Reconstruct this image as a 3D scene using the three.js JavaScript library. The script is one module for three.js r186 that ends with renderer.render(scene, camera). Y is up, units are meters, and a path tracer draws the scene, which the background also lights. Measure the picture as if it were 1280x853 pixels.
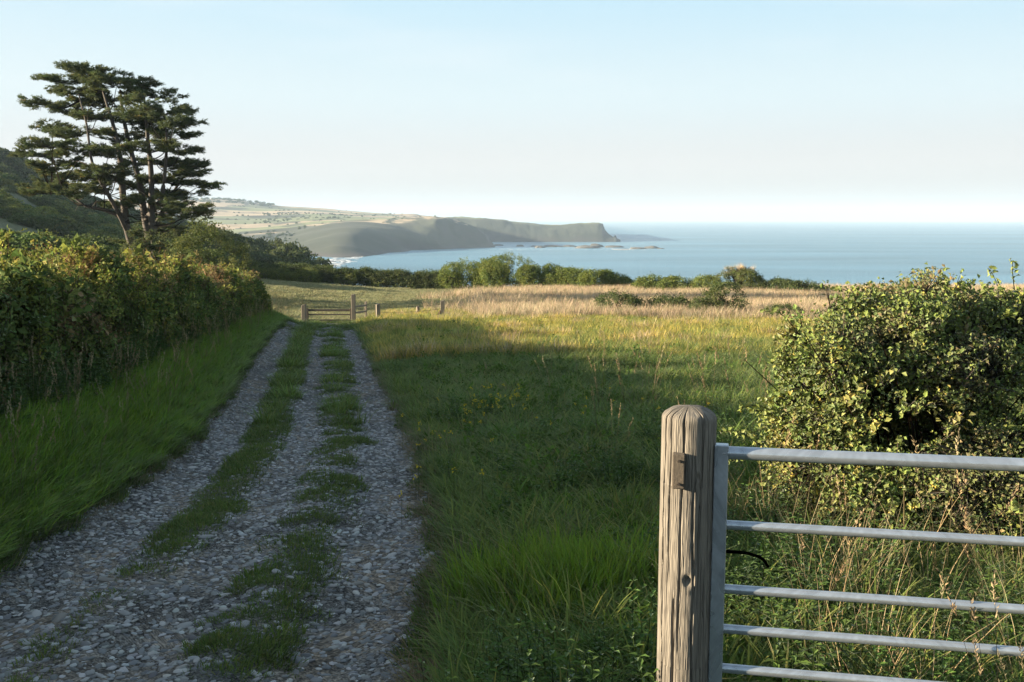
import * as THREE from 'three';
import { mergeGeometries, mergeVertices, toCreasedNormals } from 'three/addons/utils/BufferGeometryUtils.js';
import { ImprovedNoise } from 'three/addons/math/ImprovedNoise.js';
import { RoundedBoxGeometry } from 'three/addons/geometries/RoundedBoxGeometry.js';

// ------------------------------------------------------------------ camera, sky, sun, exposure
const scene = new THREE.Scene();
const EYE = 1.7, FPX = 1200, HORIZON = 272, PITCH = Math.atan((426.5 - HORIZON) / FPX);
const camera = new THREE.PerspectiveCamera(2 * Math.atan(426.5 / FPX) * 180 / Math.PI, 1280 / 853, 0.1, 60000);
camera.position.set(0, EYE, 0);
camera.rotation.x = -PITCH;

const SUN_EL = 12 * Math.PI / 180, SUN_BACK = -5 * Math.PI / 180;
const SUN = new THREE.Vector3(-Math.cos(SUN_EL) * Math.cos(SUN_BACK), Math.sin(SUN_EL), Math.cos(SUN_EL) * Math.sin(SUN_BACK));

const mixA = (a, b, t) => a.map((v, i) => v + (b[i] - v) * t);
const sst = (a, b, x) => { const t = Math.min(1, Math.max(0, (x - a) / (b - a))); return t * t * (3 - 2 * t); };
function skyTexture() {                                  // clear early-evening air: warm pale horizon, blue overhead, paler round the sun
  const W = 1024, H = 512, data = new Float32Array(W * H * 4), n = new ImprovedNoise();
  const stops = [[0, [.42, .395, .37]], [1.5, [.57, .555, .535]], [3, [.66, .655, .645]], [7, [.635, .755, .80]], [13, [.46, .69, .83]], [25, [.38, .58, .75]], [50, [.30, .42, .57]], [90, [.24, .35, .50]]];
  for (let j = 0; j < H; j++) for (let i = 0; i < W; i++) {
    const el = ((j + .5) / H - .5) * Math.PI, az = ((i + .5) / W - .5) * 2 * Math.PI;
    const x = Math.cos(el) * Math.cos(az), y = Math.sin(el), z = Math.cos(el) * Math.sin(az);
    const e = Math.max(0, el * 180 / Math.PI);
    let k = 0; while (k < stops.length - 2 && e > stops[k + 1][0]) k++;
    let c = mixA(stops[k][1], stops[k + 1][1], sst(0, 1, (e - stops[k][0]) / (stops[k + 1][0] - stops[k][0])) * .5 + .5 * Math.min(1, (e - stops[k][0]) / (stops[k + 1][0] - stops[k][0])));
    const ang = Math.acos(Math.min(1, Math.max(-1, x * SUN.x + y * SUN.y + z * SUN.z))) * 180 / Math.PI;
    const glow = Math.exp(-ang / 45) * .62;
    c = mixA(c, [.98, .97, .93], Math.min(.8, glow));
    const wisp = Math.max(0, n.noise(az * 3.2, e * .55, 4.2) + .5 * n.noise(az * 9, e * 1.6, 9.1) - .2) * .36 * sst(5, 9, e) * (1 - sst(30, 60, e));
    c = mixA(c, [.88, .89, .90], Math.min(.5, wisp));
    data.set([c[0] * .252, c[1] * .255, c[2] * .255, 1], (j * W + i) * 4);
  }
  const t = new THREE.DataTexture(data, W, H, THREE.RGBAFormat, THREE.FloatType);
  t.mapping = THREE.EquirectangularReflectionMapping; t.magFilter = t.minFilter = THREE.LinearFilter; t.wrapS = THREE.RepeatWrapping; t.needsUpdate = true;
  return t;
}
const sky = skyTexture();
scene.background = sky; scene.environment = sky;

const sun = new THREE.DirectionalLight(new THREE.Color().setRGB(1, .84, .60), 5);
sun.position.copy(SUN).multiplyScalar(200); sun.target.position.set(0, 0, -30);
sun.castShadow = true; sun.shadow.mapSize.set(4096, 4096);
Object.assign(sun.shadow.camera, { left: -120, right: 120, top: 60, bottom: -60, near: 1, far: 500 });
scene.add(sun, sun.target);
scene.fog = new THREE.FogExp2(new THREE.Color().setRGB(.60, .78, 1), 0.00012);

const renderer = new THREE.WebGLRenderer({ antialias: true });
renderer.toneMapping = THREE.LinearToneMapping;
renderer.toneMappingExposure = 4.5;
renderer.shadowMap.enabled = true;

// ------------------------------------------------------------------ helpers
function RNG(s) { return () => { s |= 0; s = s + 0x6D2B79F5 | 0; let t = Math.imul(s ^ s >>> 15, 1 | s); t = t + Math.imul(t ^ t >>> 7, 61 | t) ^ t; return ((t ^ t >>> 14) >>> 0) / 4294967296; }; }
const perlin = new ImprovedNoise();
const nz = (x, y, z = 0.37) => perlin.noise(x + 31.7, y + 17.3, z + 5.1);
const fbm = (x, y, z = .37, o = 4) => { let s = 0, a = .5; for (let k = 0; k < o; k++) { s += a * nz(x, y, z + k * 7.7); x *= 2.03; y *= 2.03; z *= 2.03; a *= .5; } return s; };
const rr = (g, a, b) => a + (b - a) * g();
const lerp = (a, b, t) => a + (b - a) * t;
const V = (x, y, z) => new THREE.Vector3(x, y, z);
const interp = (tab, x) => {                              // piecewise linear table [[x, y], ...]
  if (x <= tab[0][0]) return tab[0][1];
  for (let k = 1; k < tab.length; k++) if (x <= tab[k][0]) return lerp(tab[k - 1][1], tab[k][1], (x - tab[k - 1][0]) / (tab[k][0] - tab[k - 1][0]));
  return tab[tab.length - 1][1];
};
function ray(px, py) {                                    // direction through a photo pixel, forward component 1 (d = -z)
  const a = (px - 640) / FPX, b = -(py - 426.5) / FPX, c = Math.cos(PITCH), s = Math.sin(PITCH);
  const y = b * c - s, f = c + b * s;
  return { x: a / f, y: y / f };
}
const P = (px, py, d) => { const r = ray(px, py); return V(r.x * d, EYE + r.y * d, -d); };

const ORD = ['first', 'second', 'third', 'fourth', 'fifth', 'sixth', 'seventh', 'eighth', 'ninth', 'tenth', 'eleventh', 'twelfth'];
const rank = (list, k) => ORD[list.filter(q => q[0] < list[k][0]).length];
const used = new Map();
function numbered(n) { const k = used.get(n) || 0; used.set(n, k + 1); return k ? `${n}_${String(k).padStart(3, '0')}` : n; }
function tag(o, label, category, group, kind) { o.userData = { label, category }; if (group) o.userData.group = group; if (kind) o.userData.kind = kind; return o; }
function thing(name, label, category, pos, group) {
  const o = new THREE.Group(); o.name = numbered(name); o.position.copy(pos); scene.add(o); return tag(o, label, category, group);
}
function mesh(name, geo, mat, parent = scene) {
  const m = new THREE.Mesh(geo, mat); m.name = parent === scene ? numbered(name) : name; m.castShadow = m.receiveShadow = true; parent.add(m); return m;
}
function instances(name, geo, mat, list, parent = scene, stuff = true) {   // list: [matrix, color]
  const m = new THREE.InstancedMesh(geo, mat, list.length); m.name = parent === scene ? numbered(name) : name;
  list.forEach(([mx, c], i) => { m.setMatrixAt(i, mx); if (c) m.setColorAt(i, c); });
  m.castShadow = m.receiveShadow = true; if (stuff) m.userData.kind = 'stuff'; parent.add(m); return m;
}
const _q = new THREE.Quaternion(), _e = new THREE.Euler();
function mat4(x, y, z, rx, ry, rz, sx, sy = sx, sz = sx) { return new THREE.Matrix4().compose(V(x, y, z), _q.setFromEuler(_e.set(rx, ry, rz, 'YXZ')), V(sx, sy, sz)); }
const rgb = (r, g, b) => new THREE.Color().setRGB(r, g, b);
const vary = (g, c, v = .25, h = .12) => { const k = 1 + (g() - .5) * 2 * v; return rgb(c[0] * k * (1 + (g() - .5) * 2 * h), c[1] * k, c[2] * k * (1 + (g() - .5) * 2 * h)); };

class GB {                                                // collects triangles with per-vertex normal and colour
  constructor() { this.p = []; this.n = []; this.c = []; this.i = []; }
  v(p, n, c) { this.p.push(p.x, p.y, p.z); this.n.push(n.x, n.y, n.z); this.c.push(...c); return this.p.length / 3 - 1; }
  tri(a, b, c) { this.i.push(a, b, c); }
  geo(color = true) {
    const g = new THREE.BufferGeometry();
    g.setAttribute('position', new THREE.Float32BufferAttribute(this.p, 3)); g.setAttribute('normal', new THREE.Float32BufferAttribute(this.n, 3));
    if (color) g.setAttribute('color', new THREE.Float32BufferAttribute(this.c, 3)); g.setIndex(this.i); return g;
  }
}
function limb(b, pts, r0, r1, sides = 6, c = [1, 1, 1], wob = 0, g = null) {   // tapered tube through points
  let prev = null;
  for (let k = 0; k < pts.length; k++) {
    const t = k / (pts.length - 1), p = pts[k], dir = pts[Math.min(k + 1, pts.length - 1)].clone().sub(pts[Math.max(k - 1, 0)]).normalize();
    const u = Math.abs(dir.y) < .9 ? V(0, 1, 0).cross(dir).normalize() : V(1, 0, 0).cross(dir).normalize(), w = dir.clone().cross(u);
    const r = lerp(r0, r1, t), ringV = [];
    for (let s = 0; s < sides; s++) {
      const a = s / sides * 6.2832, n = u.clone().multiplyScalar(Math.cos(a)).addScaledVector(w, Math.sin(a));
      ringV.push(b.v(p.clone().addScaledVector(n, r * (1 + (g && wob ? (g() - .5) * wob : 0))), n, c));
    }
    if (prev) for (let s = 0; s < sides; s++) { const s2 = (s + 1) % sides; b.tri(prev[s], ringV[s], prev[s2]); b.tri(prev[s2], ringV[s], ringV[s2]); }
    prev = ringV;
  }
  const tip = b.v(pts[pts.length - 1], V(0, 1, 0), c); for (let s = 0; s < sides; s++) b.tri(prev[s], tip, prev[(s + 1) % sides]);
}
const curve = (pts, n) => new THREE.CatmullRomCurve3(pts).getPoints(n);

// leaf-like materials: light passes through thin blades
const leafy = (rough = 1, tr = .38) => new THREE.MeshPhysicalMaterial({ vertexColors: true, roughness: rough, transmission: tr, thickness: 0, side: THREE.DoubleSide, specularIntensity: .35 });
const M = {
  grass: leafy(1, .44), leaf: leafy(1, .34), dry: leafy(1, .3),
  gloss: new THREE.MeshPhysicalMaterial({ vertexColors: true, roughness: 1, transmission: .26, thickness: 0, clearcoat: .22, clearcoatRoughness: .45, side: THREE.DoubleSide }),
  bark: new THREE.MeshStandardMaterial({ vertexColors: true, roughness: .95 }),
  twig: new THREE.MeshStandardMaterial({ vertexColors: true, roughness: .9 }),
};

// ------------------------------------------------------------------ terrain
const SEA = -46;
const crestPx = [[-900, 120], [-400, 165], [0, 203], [40, 220], [80, 246], [130, 262], [200, 280], [260, 294], [330, 318], [400, 345], [450, 420]];
function G0(x, d) {
  let h;
  const dd = Math.max(d, -40);
  h = dd < 45 ? -.064 * dd : -.064 * 45 - .045 * (dd - 45);
  const left = Math.max(0, -x - 9);
  h += .12 * (Math.sqrt(left * left + 9) - 3 + (left > 0 ? 0 : 0)) * (1 - .5 * sst(60, 100, d)) * sst(-5, 25, d + left);
  if (d > 90) {
    const X = 640 + FPX * x / d, cr = EYE - (interp(crestPx, X) - HORIZON) / FPX * 400;
    const t = Math.min(1, (d - 90) / 310), tt = t * (1.35 - .35 * t);
    const hl = lerp(h, cr, tt) - (d > 400 ? 60 * sst(400, 900, d) : 0);
    const hr = lerp(h, SEA - 8, sst(92, 150, d));
    h = lerp(hl, hr, sst(395, 450, X));
    if (d > 400) h = Math.max(h, SEA - 14);
  }
  return h;
}
function onGround(px, py) { const r = ray(px, py); let a = .5, b = 95; for (let k = 0; k < 50; k++) { const m = (a + b) / 2; if (EYE + r.y * m > G0(r.x * m, m)) a = m; else b = m; } return { x: r.x * a, d: a }; }
const edgeTab = (list) => list.map(([px, py]) => { const q = onGround(px, py); return [q.d, q.x]; }).sort((a, b) => a[0] - b[0]);
const LT = edgeTab([[0, 705], [110, 640], [225, 560], [290, 480], [330, 430], [350, 411], [381, 400]]);
const RT = edgeTab([[585, 853], [590, 700], [572, 640], [546, 570], [510, 500], [473, 440], [456, 415], [442, 402]]);
LT.unshift([4, LT[0][1] + .02], [-8, LT[0][1] + .1]); RT.unshift([-8, RT[0][1] + .1]);
const trackL = d => interp(LT, d), trackR = d => interp(RT, d);
const verge = d => lerp(1.3, .65, sst(7, 26, d));
const hedgeFront = d => trackL(d) - verge(d), HEDGE_HALF = .95, hedgeC = d => hedgeFront(d) - HEDGE_HALF;
const HEDGE_END = 34.5;
function trackProfile(x, d) {                              // ruts and a slightly raised middle
  const l = trackL(d), r = trackR(d), u = (x - l) / (r - l);
  if (u < -.2 || u > 1.2 || d > 40) return 0;
  const fall = (1 - sst(33, 39, d)) * sst(-.1, .05, u) * (1 - sst(.95, 1.1, u));
  const rut = Math.exp(-(((u - .17) / .11) ** 2)) + .8 * Math.exp(-(((u - .49) / .08) ** 2)) + Math.exp(-(((u - .8) / .13) ** 2));
  return fall * (.02 - .07 * rut + .03 * nz(x * 1.1, d * .8) + .012 * nz(x * 4, d * 3));
}
function G(x, d) {
  let h = G0(x, d);
  if (d < 100) {
    h += trackProfile(x, d);
    const c = hedgeC(d), q = (x - c) / 2.0;
    h += .42 * Math.exp(-q * q * q * q) * (1 - sst(33, 37, d));
    const l = trackL(d), r = trackR(d), off = sst(.1, .9, Math.max(l - x, x - r));
    h += off * (.10 * nz(x * .23, d * .23) + .05 * nz(x * .8, d * .8, 3)) + off * .06;
  }
  return h;
}
const onTrack = (x, d) => d < 37.5 && x > trackL(d) && x < trackR(d);

// value-noise colour texture helper
function noiseTex(size, fn) {
  const data = new Uint8Array(size * size * 4);
  for (let j = 0; j < size; j++) for (let i = 0; i < size; i++) { const c = fn(i / size, j / size); for (let k = 0; k < 3; k++) data[(j * size + i) * 4 + k] = Math.max(0, Math.min(255, c[k] * 255)); data[(j * size + i) * 4 + 3] = 255; }
  const t = new THREE.DataTexture(data, size, size); t.wrapS = t.wrapT = THREE.RepeatWrapping; t.magFilter = THREE.LinearFilter; t.minFilter = THREE.LinearMipmapLinearFilter; t.generateMipmaps = true; t.needsUpdate = true; return t;
}
const tileN = (u, v, s, z) => {                            // periodic noise on the unit square
  const a = u * 6.28318, b = v * 6.28318, R = s / 6.28318; return perlin.noise(Math.cos(a) * R + z * 3.1 + 9, Math.sin(a) * R + Math.cos(b) * R * .73 + 3, Math.sin(b) * R + z * 1.7);
};
const soilTex = noiseTex(512, (u, v) => { const f = .5 + .5 * tileN(u, v, 40, 1) + .35 * tileN(u, v, 110, 2) + .25 * tileN(u, v, 12, 3); const k = .55 + .5 * f; return [.92 * k, .95 * k, .85 * k]; });
soilTex.colorSpace = THREE.SRGBColorSpace;

// the ground: one polar sheet round the camera, out to the valley and the shore
const C_SOIL = [.055, .062, .025], C_FIELD = [.17, .175, .045], C_DRY = [.30, .225, .145], C_PALE = [.19, .185, .09], C_HILL = [.07, .088, .034];
function dryness(x, d) {                                   // where the tall dry grass stands in the field
  const n = .55 * fbm(x * .09, d * .06, 2.2) + .25 * nz(x * .4, d * .3, 8);
  return sst(-4, 3, x - (d > 60 ? -3 + (d - 60) * .15 : -1)) * sst(33, 49, d + 20 * n) * (1 - sst(82, 88, d)) * Math.min(1, Math.max(.25, .78 + 1.6 * nz(x * .22, d * .13, 12) + .5 * nz(x * .7, d * .4, 15)));
}
function groundColor(x, d) {
  const n = fbm(x * .25, d * .25, 6), m = fbm(x * .03, d * .03, 9);
  let c = mixA(C_SOIL, C_FIELD, sst(12, 34, d));
  c = mixA(c, C_DRY, .85 * dryness(x, d));
  if (d > 36) c = mixA(c, C_PALE, sst(38, 48, d) * (1 - dryness(x, d)) * (.75 + .5 * m));
  if (d > 92 || x < -18) c = mixA(c, mixA(C_HILL, C_PALE, Math.max(0, Math.min(1, .35 + 1.4 * m))), Math.max(sst(90, 110, d), sst(-14, -22, x)));
  return c.map(v => v * (1 + .5 * n));
}
{
  const ds = [0]; let q = .5; while (q < 1100) { ds.push(q); q *= q < 40 ? 1.03 : q < 150 ? 1.035 : 1.06; q += .02; }
  const NA = 720, pos = [], col = [], uv = [], idx = [];
  for (const d of ds) for (let a = 0; a <= NA; a++) {
    const t = a / NA * 2 - 1, th = Math.sign(t) * (Math.abs(t) < .55 ? Math.abs(t) / .55 * .62 : .62 + (Math.abs(t) - .55) / .45 * (Math.PI - .62));
    const x = Math.sin(th) * d, f = Math.cos(th) * d;
    let y = G(x, f);
    if (d > 90) y += (1 - sst(95, 130, 0)) * .6 * sst(100, 200, d) * fbm(x * .03, f * .03, 4);
    if (f < -25) y = Math.max(y, G(x, -25) - 0);
    if (f < 37 && f > -6) { const l = trackL(f), r = trackR(f); if (x > l + .05 && x < r - .05) y -= .05; }
    pos.push(x, y, -f); uv.push(x / 2.3, f / 2.3); col.push(...groundColor(x, f));
  }
  for (let r = 0; r < ds.length - 1; r++) for (let a = 0; a < NA; a++) { const i0 = r * (NA + 1) + a, i1 = i0 + 1, j0 = i0 + NA + 1, j1 = j0 + 1; if (r > 0) idx.push(i0, i1, j0); idx.push(i1, j1, j0); }
  const g = new THREE.BufferGeometry();
  g.setAttribute('position', new THREE.Float32BufferAttribute(pos, 3)); g.setAttribute('uv', new THREE.Float32BufferAttribute(uv, 2)); g.setAttribute('color', new THREE.Float32BufferAttribute(col, 3)); g.setIndex(idx); g.computeVertexNormals();
  tag(mesh('ground', g, new THREE.MeshStandardMaterial({ vertexColors: true, map: soilTex, roughness: 1 })), 'sloping pasture running from the lane down to the sea', 'ground', null, 'structure');
}

// the sea
{
  const bump = noiseTex(512, (u, v) => { const h = .5 + .35 * tileN(u, v, 26, 5) + .3 * tileN(u, v, 60, 6) + .2 * tileN(u, v, 120, 7); return [h, h, h]; });
  const col = noiseTex(256, (u, v) => { const h = .82 + .28 * tileN(u, v, 5, 11) + .12 * tileN(u, v, 18, 12); return [h, h, h]; });
  bump.repeat.set(1 / 70, 1 / 34); col.repeat.set(1 / 2600, 1 / 520);
  const pos = [], uv = [], idx = []; const ds = []; let q = 60; while (q < 12500) { ds.push(q); q *= 1.09; } const NA = 160;
  for (const d of ds) for (let a = 0; a <= NA; a++) { const th = lerp(-1.25, 1.25, a / NA), x = Math.sin(th) * d, f = Math.cos(th) * d; pos.push(x, SEA, -f); uv.push(x, f); }
  for (let r = 0; r < ds.length - 1; r++) for (let a = 0; a < NA; a++) { const i0 = r * (NA + 1) + a, i1 = i0 + 1, j0 = i0 + NA + 1, j1 = j0 + 1; idx.push(i0, i1, j0, i1, j1, j0); }
  const g = new THREE.BufferGeometry(); g.setAttribute('position', new THREE.Float32BufferAttribute(pos, 3)); g.setAttribute('uv', new THREE.Float32BufferAttribute(uv, 2)); g.setIndex(idx); g.computeVertexNormals();
  tag(mesh('sea', g, new THREE.MeshPhysicalMaterial({ color: rgb(.13, .27, .37), map: col, roughness: .34, bumpMap: bump, bumpScale: 1.1, ior: 1.33 })), 'calm blue sea reaching to a hazy horizon', 'sea', null, 'structure');
}

// ------------------------------------------------------------------ far coast: profiles read off the photo, one column of [distance, pixel row] per photo column
function coast(name, label, columns, d0, d1, nd, stepPx, rough, seed, colorFn, blur = 0) {
  const xs = columns.map(c => c[0]), X0 = xs[0], X1 = xs[xs.length - 1], cols = Math.ceil((X1 - X0) / stepPx), pos = [], col = [], idx = [], hs = [];
  const hAt = (c, d) => { const pts = c[1].map(([dd, y]) => [dd, y === 's' ? SEA - 4 : EYE + ray(640, y).y * dd]); return interp(pts, d); };
  for (let i = 0; i <= cols; i++) {
    const X = lerp(X0, X1, i / cols); let k = 0; while (k < columns.length - 2 && X > columns[k + 1][0]) k++;
    const t = (X - columns[k][0]) / (columns[k + 1][0] - columns[k][0]);
    for (let j = 0; j <= nd; j++) {
      const d = d0 * Math.pow(d1 / d0, j / nd), x = (X - 640) / FPX * d;
      let h = lerp(hAt(columns[k], d), hAt(columns[k + 1], d), t);
      const up = sst(SEA - 4, SEA + 14, h);
      h += rough * up * (1.0 * fbm(x * .012, d * .012, seed) + .7 * Math.abs(fbm(x * .035, d * .035, seed + 3)));
      pos.push(x, h, -d); hs.push(h);
    }
  }
  const R = nd + 1;
  if (blur) { const src = hs.slice(); for (let i = 0; i <= cols; i++) { const X = lerp(X0, X1, i / cols), w = Math.round(blur * (1 - sst(470, 540, X))); if (w) for (let j = 0; j <= nd; j++) { let t = 0, n = 0; for (let k = -w; k <= w; k++) { const q = i + k; if (q < 0 || q > cols) continue; t += src[q * R + j]; n++; } hs[i * R + j] = t / n; pos[(i * R + j) * 3 + 1] = t / n; } } }
  for (let i = 0; i <= cols; i++) for (let j = 0; j <= nd; j++) {
    const a = hs[i * R + Math.min(j + 1, nd)] - hs[i * R + Math.max(j - 1, 0)], o = i * R + j, dd = Math.abs(pos[(i * R + Math.min(j + 1, nd)) * 3 + 2] - pos[(i * R + Math.max(j - 1, 0)) * 3 + 2]);
    const b = hs[Math.min(i + 1, cols) * R + j] - hs[Math.max(i - 1, 0) * R + j], bx = Math.abs(pos[(Math.min(i + 1, cols) * R + j) * 3] - pos[(Math.max(i - 1, 0) * R + j) * 3]);
    col.push(...colorFn(pos[o * 3], -pos[o * 3 + 2], hs[o], Math.hypot(a / dd, b / bx)));
    if (i < cols && j < nd) idx.push(o, o + R, o + 1, o + R, o + R + 1, o + 1);
  }
  const g = new THREE.BufferGeometry(); g.setAttribute('position', new THREE.Float32BufferAttribute(pos, 3)); g.setAttribute('color', new THREE.Float32BufferAttribute(col, 3)); g.setIndex(idx); g.computeVertexNormals();
  return tag(mesh(name, g, new THREE.MeshStandardMaterial({ vertexColors: true, roughness: 1 })), label, 'headland', null, 'structure');
}
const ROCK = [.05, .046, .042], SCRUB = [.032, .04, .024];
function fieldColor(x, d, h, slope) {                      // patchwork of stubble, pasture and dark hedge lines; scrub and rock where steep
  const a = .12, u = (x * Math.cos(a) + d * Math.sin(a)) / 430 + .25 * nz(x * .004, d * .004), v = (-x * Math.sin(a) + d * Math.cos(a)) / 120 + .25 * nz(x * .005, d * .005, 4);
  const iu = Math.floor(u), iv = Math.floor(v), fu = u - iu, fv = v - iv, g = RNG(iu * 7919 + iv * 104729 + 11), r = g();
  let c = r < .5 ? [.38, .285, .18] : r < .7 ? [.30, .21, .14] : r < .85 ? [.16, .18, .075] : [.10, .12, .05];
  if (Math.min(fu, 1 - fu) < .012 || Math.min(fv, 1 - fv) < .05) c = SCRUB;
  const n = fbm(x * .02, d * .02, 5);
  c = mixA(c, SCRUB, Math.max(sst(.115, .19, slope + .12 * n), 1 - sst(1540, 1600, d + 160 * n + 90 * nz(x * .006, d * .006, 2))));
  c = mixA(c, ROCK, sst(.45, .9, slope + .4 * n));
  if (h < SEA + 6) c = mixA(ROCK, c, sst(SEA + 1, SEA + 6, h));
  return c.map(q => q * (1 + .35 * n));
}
const s = 's';
const colsA = [
  [-260, [[1000, 345], [1500, 300], [2600, 262], [3600, 270]]],
  [120, [[1000, 345], [1500, 300], [2200, 262], [2700, 250], [3600, 262]]],
  [230, [[1000, 345], [1400, 308], [1800, 283], [2300, 262], [2700, 248.5], [3600, 262]]],
  [285, [[1000, 345], [1350, 312], [1750, 288], [2300, 263], [2650, 250], [2800, 249.5], [3600, 265]]],
  [345, [[1000, 345], [1300, 316], [1500, 297], [1900, 280], [2400, 263], [2700, 258.5], [3600, 266]]],
  [370, [[1000, s], [1200, 325], [1350, 302], [1500, 291], [1800, 281], [2300, 265], [2700, 260], [3600, 268]]],
  [400, [[1030, s], [1180, 322], [1330, 298], [1480, 286], [1600, 281], [2300, 266.5], [2700, 262], [3600, 268]]],
  [440, [[1120, s], [1170, 317], [1310, 294], [1430, 284], [1550, 279.5], [1900, 276.5], [2400, 267.5], [2800, 265], [3600, 270]]],
  [460, [[1225, s], [1275, 309], [1380, 290], [1480, 282], [1560, 279], [1900, 276.8], [2450, 268.5], [2850, 266.2], [3600, 271]]],
  [480, [[1310, s], [1360, 305], [1460, 286], [1560, 279], [1900, 277], [2500, 269.5], [2900, 267.5], [3600, 272]]],
  [520, [[1410, s], [1450, 301], [1510, 286], [1580, 277], [1900, 275.5], [2500, 270.8], [2900, 270], [3600, 275]]],
  [545, [[1440, s], [1480, 299], [1530, 281], [1590, 273], [1800, 273], [2300, 272.5], [2700, 273], [3200, s]]],
  [575, [[1480, s], [1515, 300], [1560, 284], [1610, 275.5], [1680, 277], [1800, 292], [1900, s]]],
  [598, [[1510, s], [1540, 303], [1575, 291], [1610, 286.5], [1650, 290], [1750, s]]],
  [612, [[1530, s], [1550, 307], [1575, 301], [1610, 302], [1650, s]]],
  [622, [[1540, s], [1600, s], [1700, s]]],
];
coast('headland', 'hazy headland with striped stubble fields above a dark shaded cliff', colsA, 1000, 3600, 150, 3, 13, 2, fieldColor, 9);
const topB = [[540, 273], [575, 272.3], [600, 273.2], [625, 275.5], [650, 279], [680, 282], [700, 282], [722, 280.4], [748, 279.4], [752.5, 280.5], [755.5, 288], [760, 293], [766, 296.5], [768.5, 293.5], [771, 298.5], [775, 301]];
const colsB = topB.map(([X, y]) => [X, [[1880, s], [1900, 299 < y ? y : lerp(299, y, .2)], [1935, lerp(299, y, .6)], [1980, y], [2300, y + .5], [2700, y + 2], [2900, s]]]);
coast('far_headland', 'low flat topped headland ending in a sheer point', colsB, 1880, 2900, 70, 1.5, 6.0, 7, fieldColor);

// ------------------------------------------------------------------ reefs off the headland
function rockGeo(seed, rx, ry, rz, detail = 4) {
  const g = new THREE.IcosahedronGeometry(1, detail); const p = g.attributes.position;
  for (let k = 0; k < p.count; k++) { const x = p.getX(k), y = p.getY(k), z = p.getZ(k); const f = 1 + .45 * fbm(x * 1.6 + seed, y * 1.6, z * 1.6 + seed) + .25 * fbm(x * 5, y * 5 + seed, z * 5); p.setXYZ(k, x * rx * f, y * ry * f, z * rz * f); }
  const m = mergeVertices(g.deleteAttribute('uv') && g || g); m.computeVertexNormals(); return toCreasedNormals(m, .6);
}
const rockMat = new THREE.MeshStandardMaterial({ color: rgb(.10, .09, .075), roughness: .95 });
[[622, 307.2, 10, 1.6], [650, 308.3, 7, 2.2], [668, 308.5, 6, 1.4], [690, 308.8, 20, 2.2], [675, 310, 9, 2.6], [712, 308.6, 13, 2.0], [735, 310.4, 22, 3.2], [745, 308.9, 12, 3.6], [768, 309.4, 16, 2.2], [798, 311.4, 14, 2.2], [815, 310.8, 12, 3], [826, 311.4, 6, 1.2]].forEach(([px, py, wpx, hpx], i, all) => {
  const d = (EYE - SEA) / -ray(px, py).y, w = wpx / FPX * d, h = hpx * 1.05 / FPX * d;
  const r = mesh('reef_rock', rockGeo(i * 3.7 + 1, w * .8, h * 1.25, w * .5, 3), rockMat); r.position.copy(P(px, py, d)); r.position.y = SEA - h * .25;
  tag(r, `low dark reef rock in the sea, ${rank(all, i)} one out from the headland`, 'rock', 'reef rocks off the headland');
});
{ // surf: ragged white foam along the cove and on the reef
  const b = new GB(), g = RNG(41), up = V(0, 1, 0);
  const patch = (px, py, w, l) => { const d = (EYE - SEA) / -ray(px, py).y, c = P(px, py, d); c.y = SEA + .25; const n = 9, o = b.v(c, up, [1, 1, 1]), ring = []; for (let k = 0; k < n; k++) { const a = k / n * 6.2832, f = rr(g, .45, 1.1); ring.push(b.v(V(c.x + Math.cos(a) * w * f, c.y, c.z + Math.sin(a) * l * f), up, [1, 1, 1])); } for (let k = 0; k < n; k++) b.tri(o, ring[(k + 1) % n], ring[k]); };
  for (let k = 0; k < 90; k++) { const t = g(), py = lerp(319, 334, t); patch(lerp(428, 398, t) + rr(g, -6, 30) * (1 - .3 * t), py + rr(g, -2, 2), rr(g, 2, 9), rr(g, 2, 9)); }
  for (let k = 0; k < 46; k++) { const t = g(); patch(lerp(440, 490, t) + rr(g, -6, 6), lerp(318, 311, t) + rr(g, -1, 2), rr(g, 2, 7), rr(g, 3, 10)); }
  for (let k = 0; k < 40; k++) patch(rr(g, 765, 786), rr(g, 311.4, 312.6), rr(g, 3, 6), rr(g, 5, 14));
  for (let k = 0; k < 60; k++) { patch(rr(g, 625, 830), rr(g, 311, 313.2), rr(g, 1.5, 4), rr(g, 2, 5)); }
  tag(mesh('surf_foam', b.geo(false), new THREE.MeshStandardMaterial({ color: rgb(.8, .82, .83), roughness: .8 })), 'white surf breaking along the cove and the reef', 'surf', null, 'stuff');
}

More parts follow.
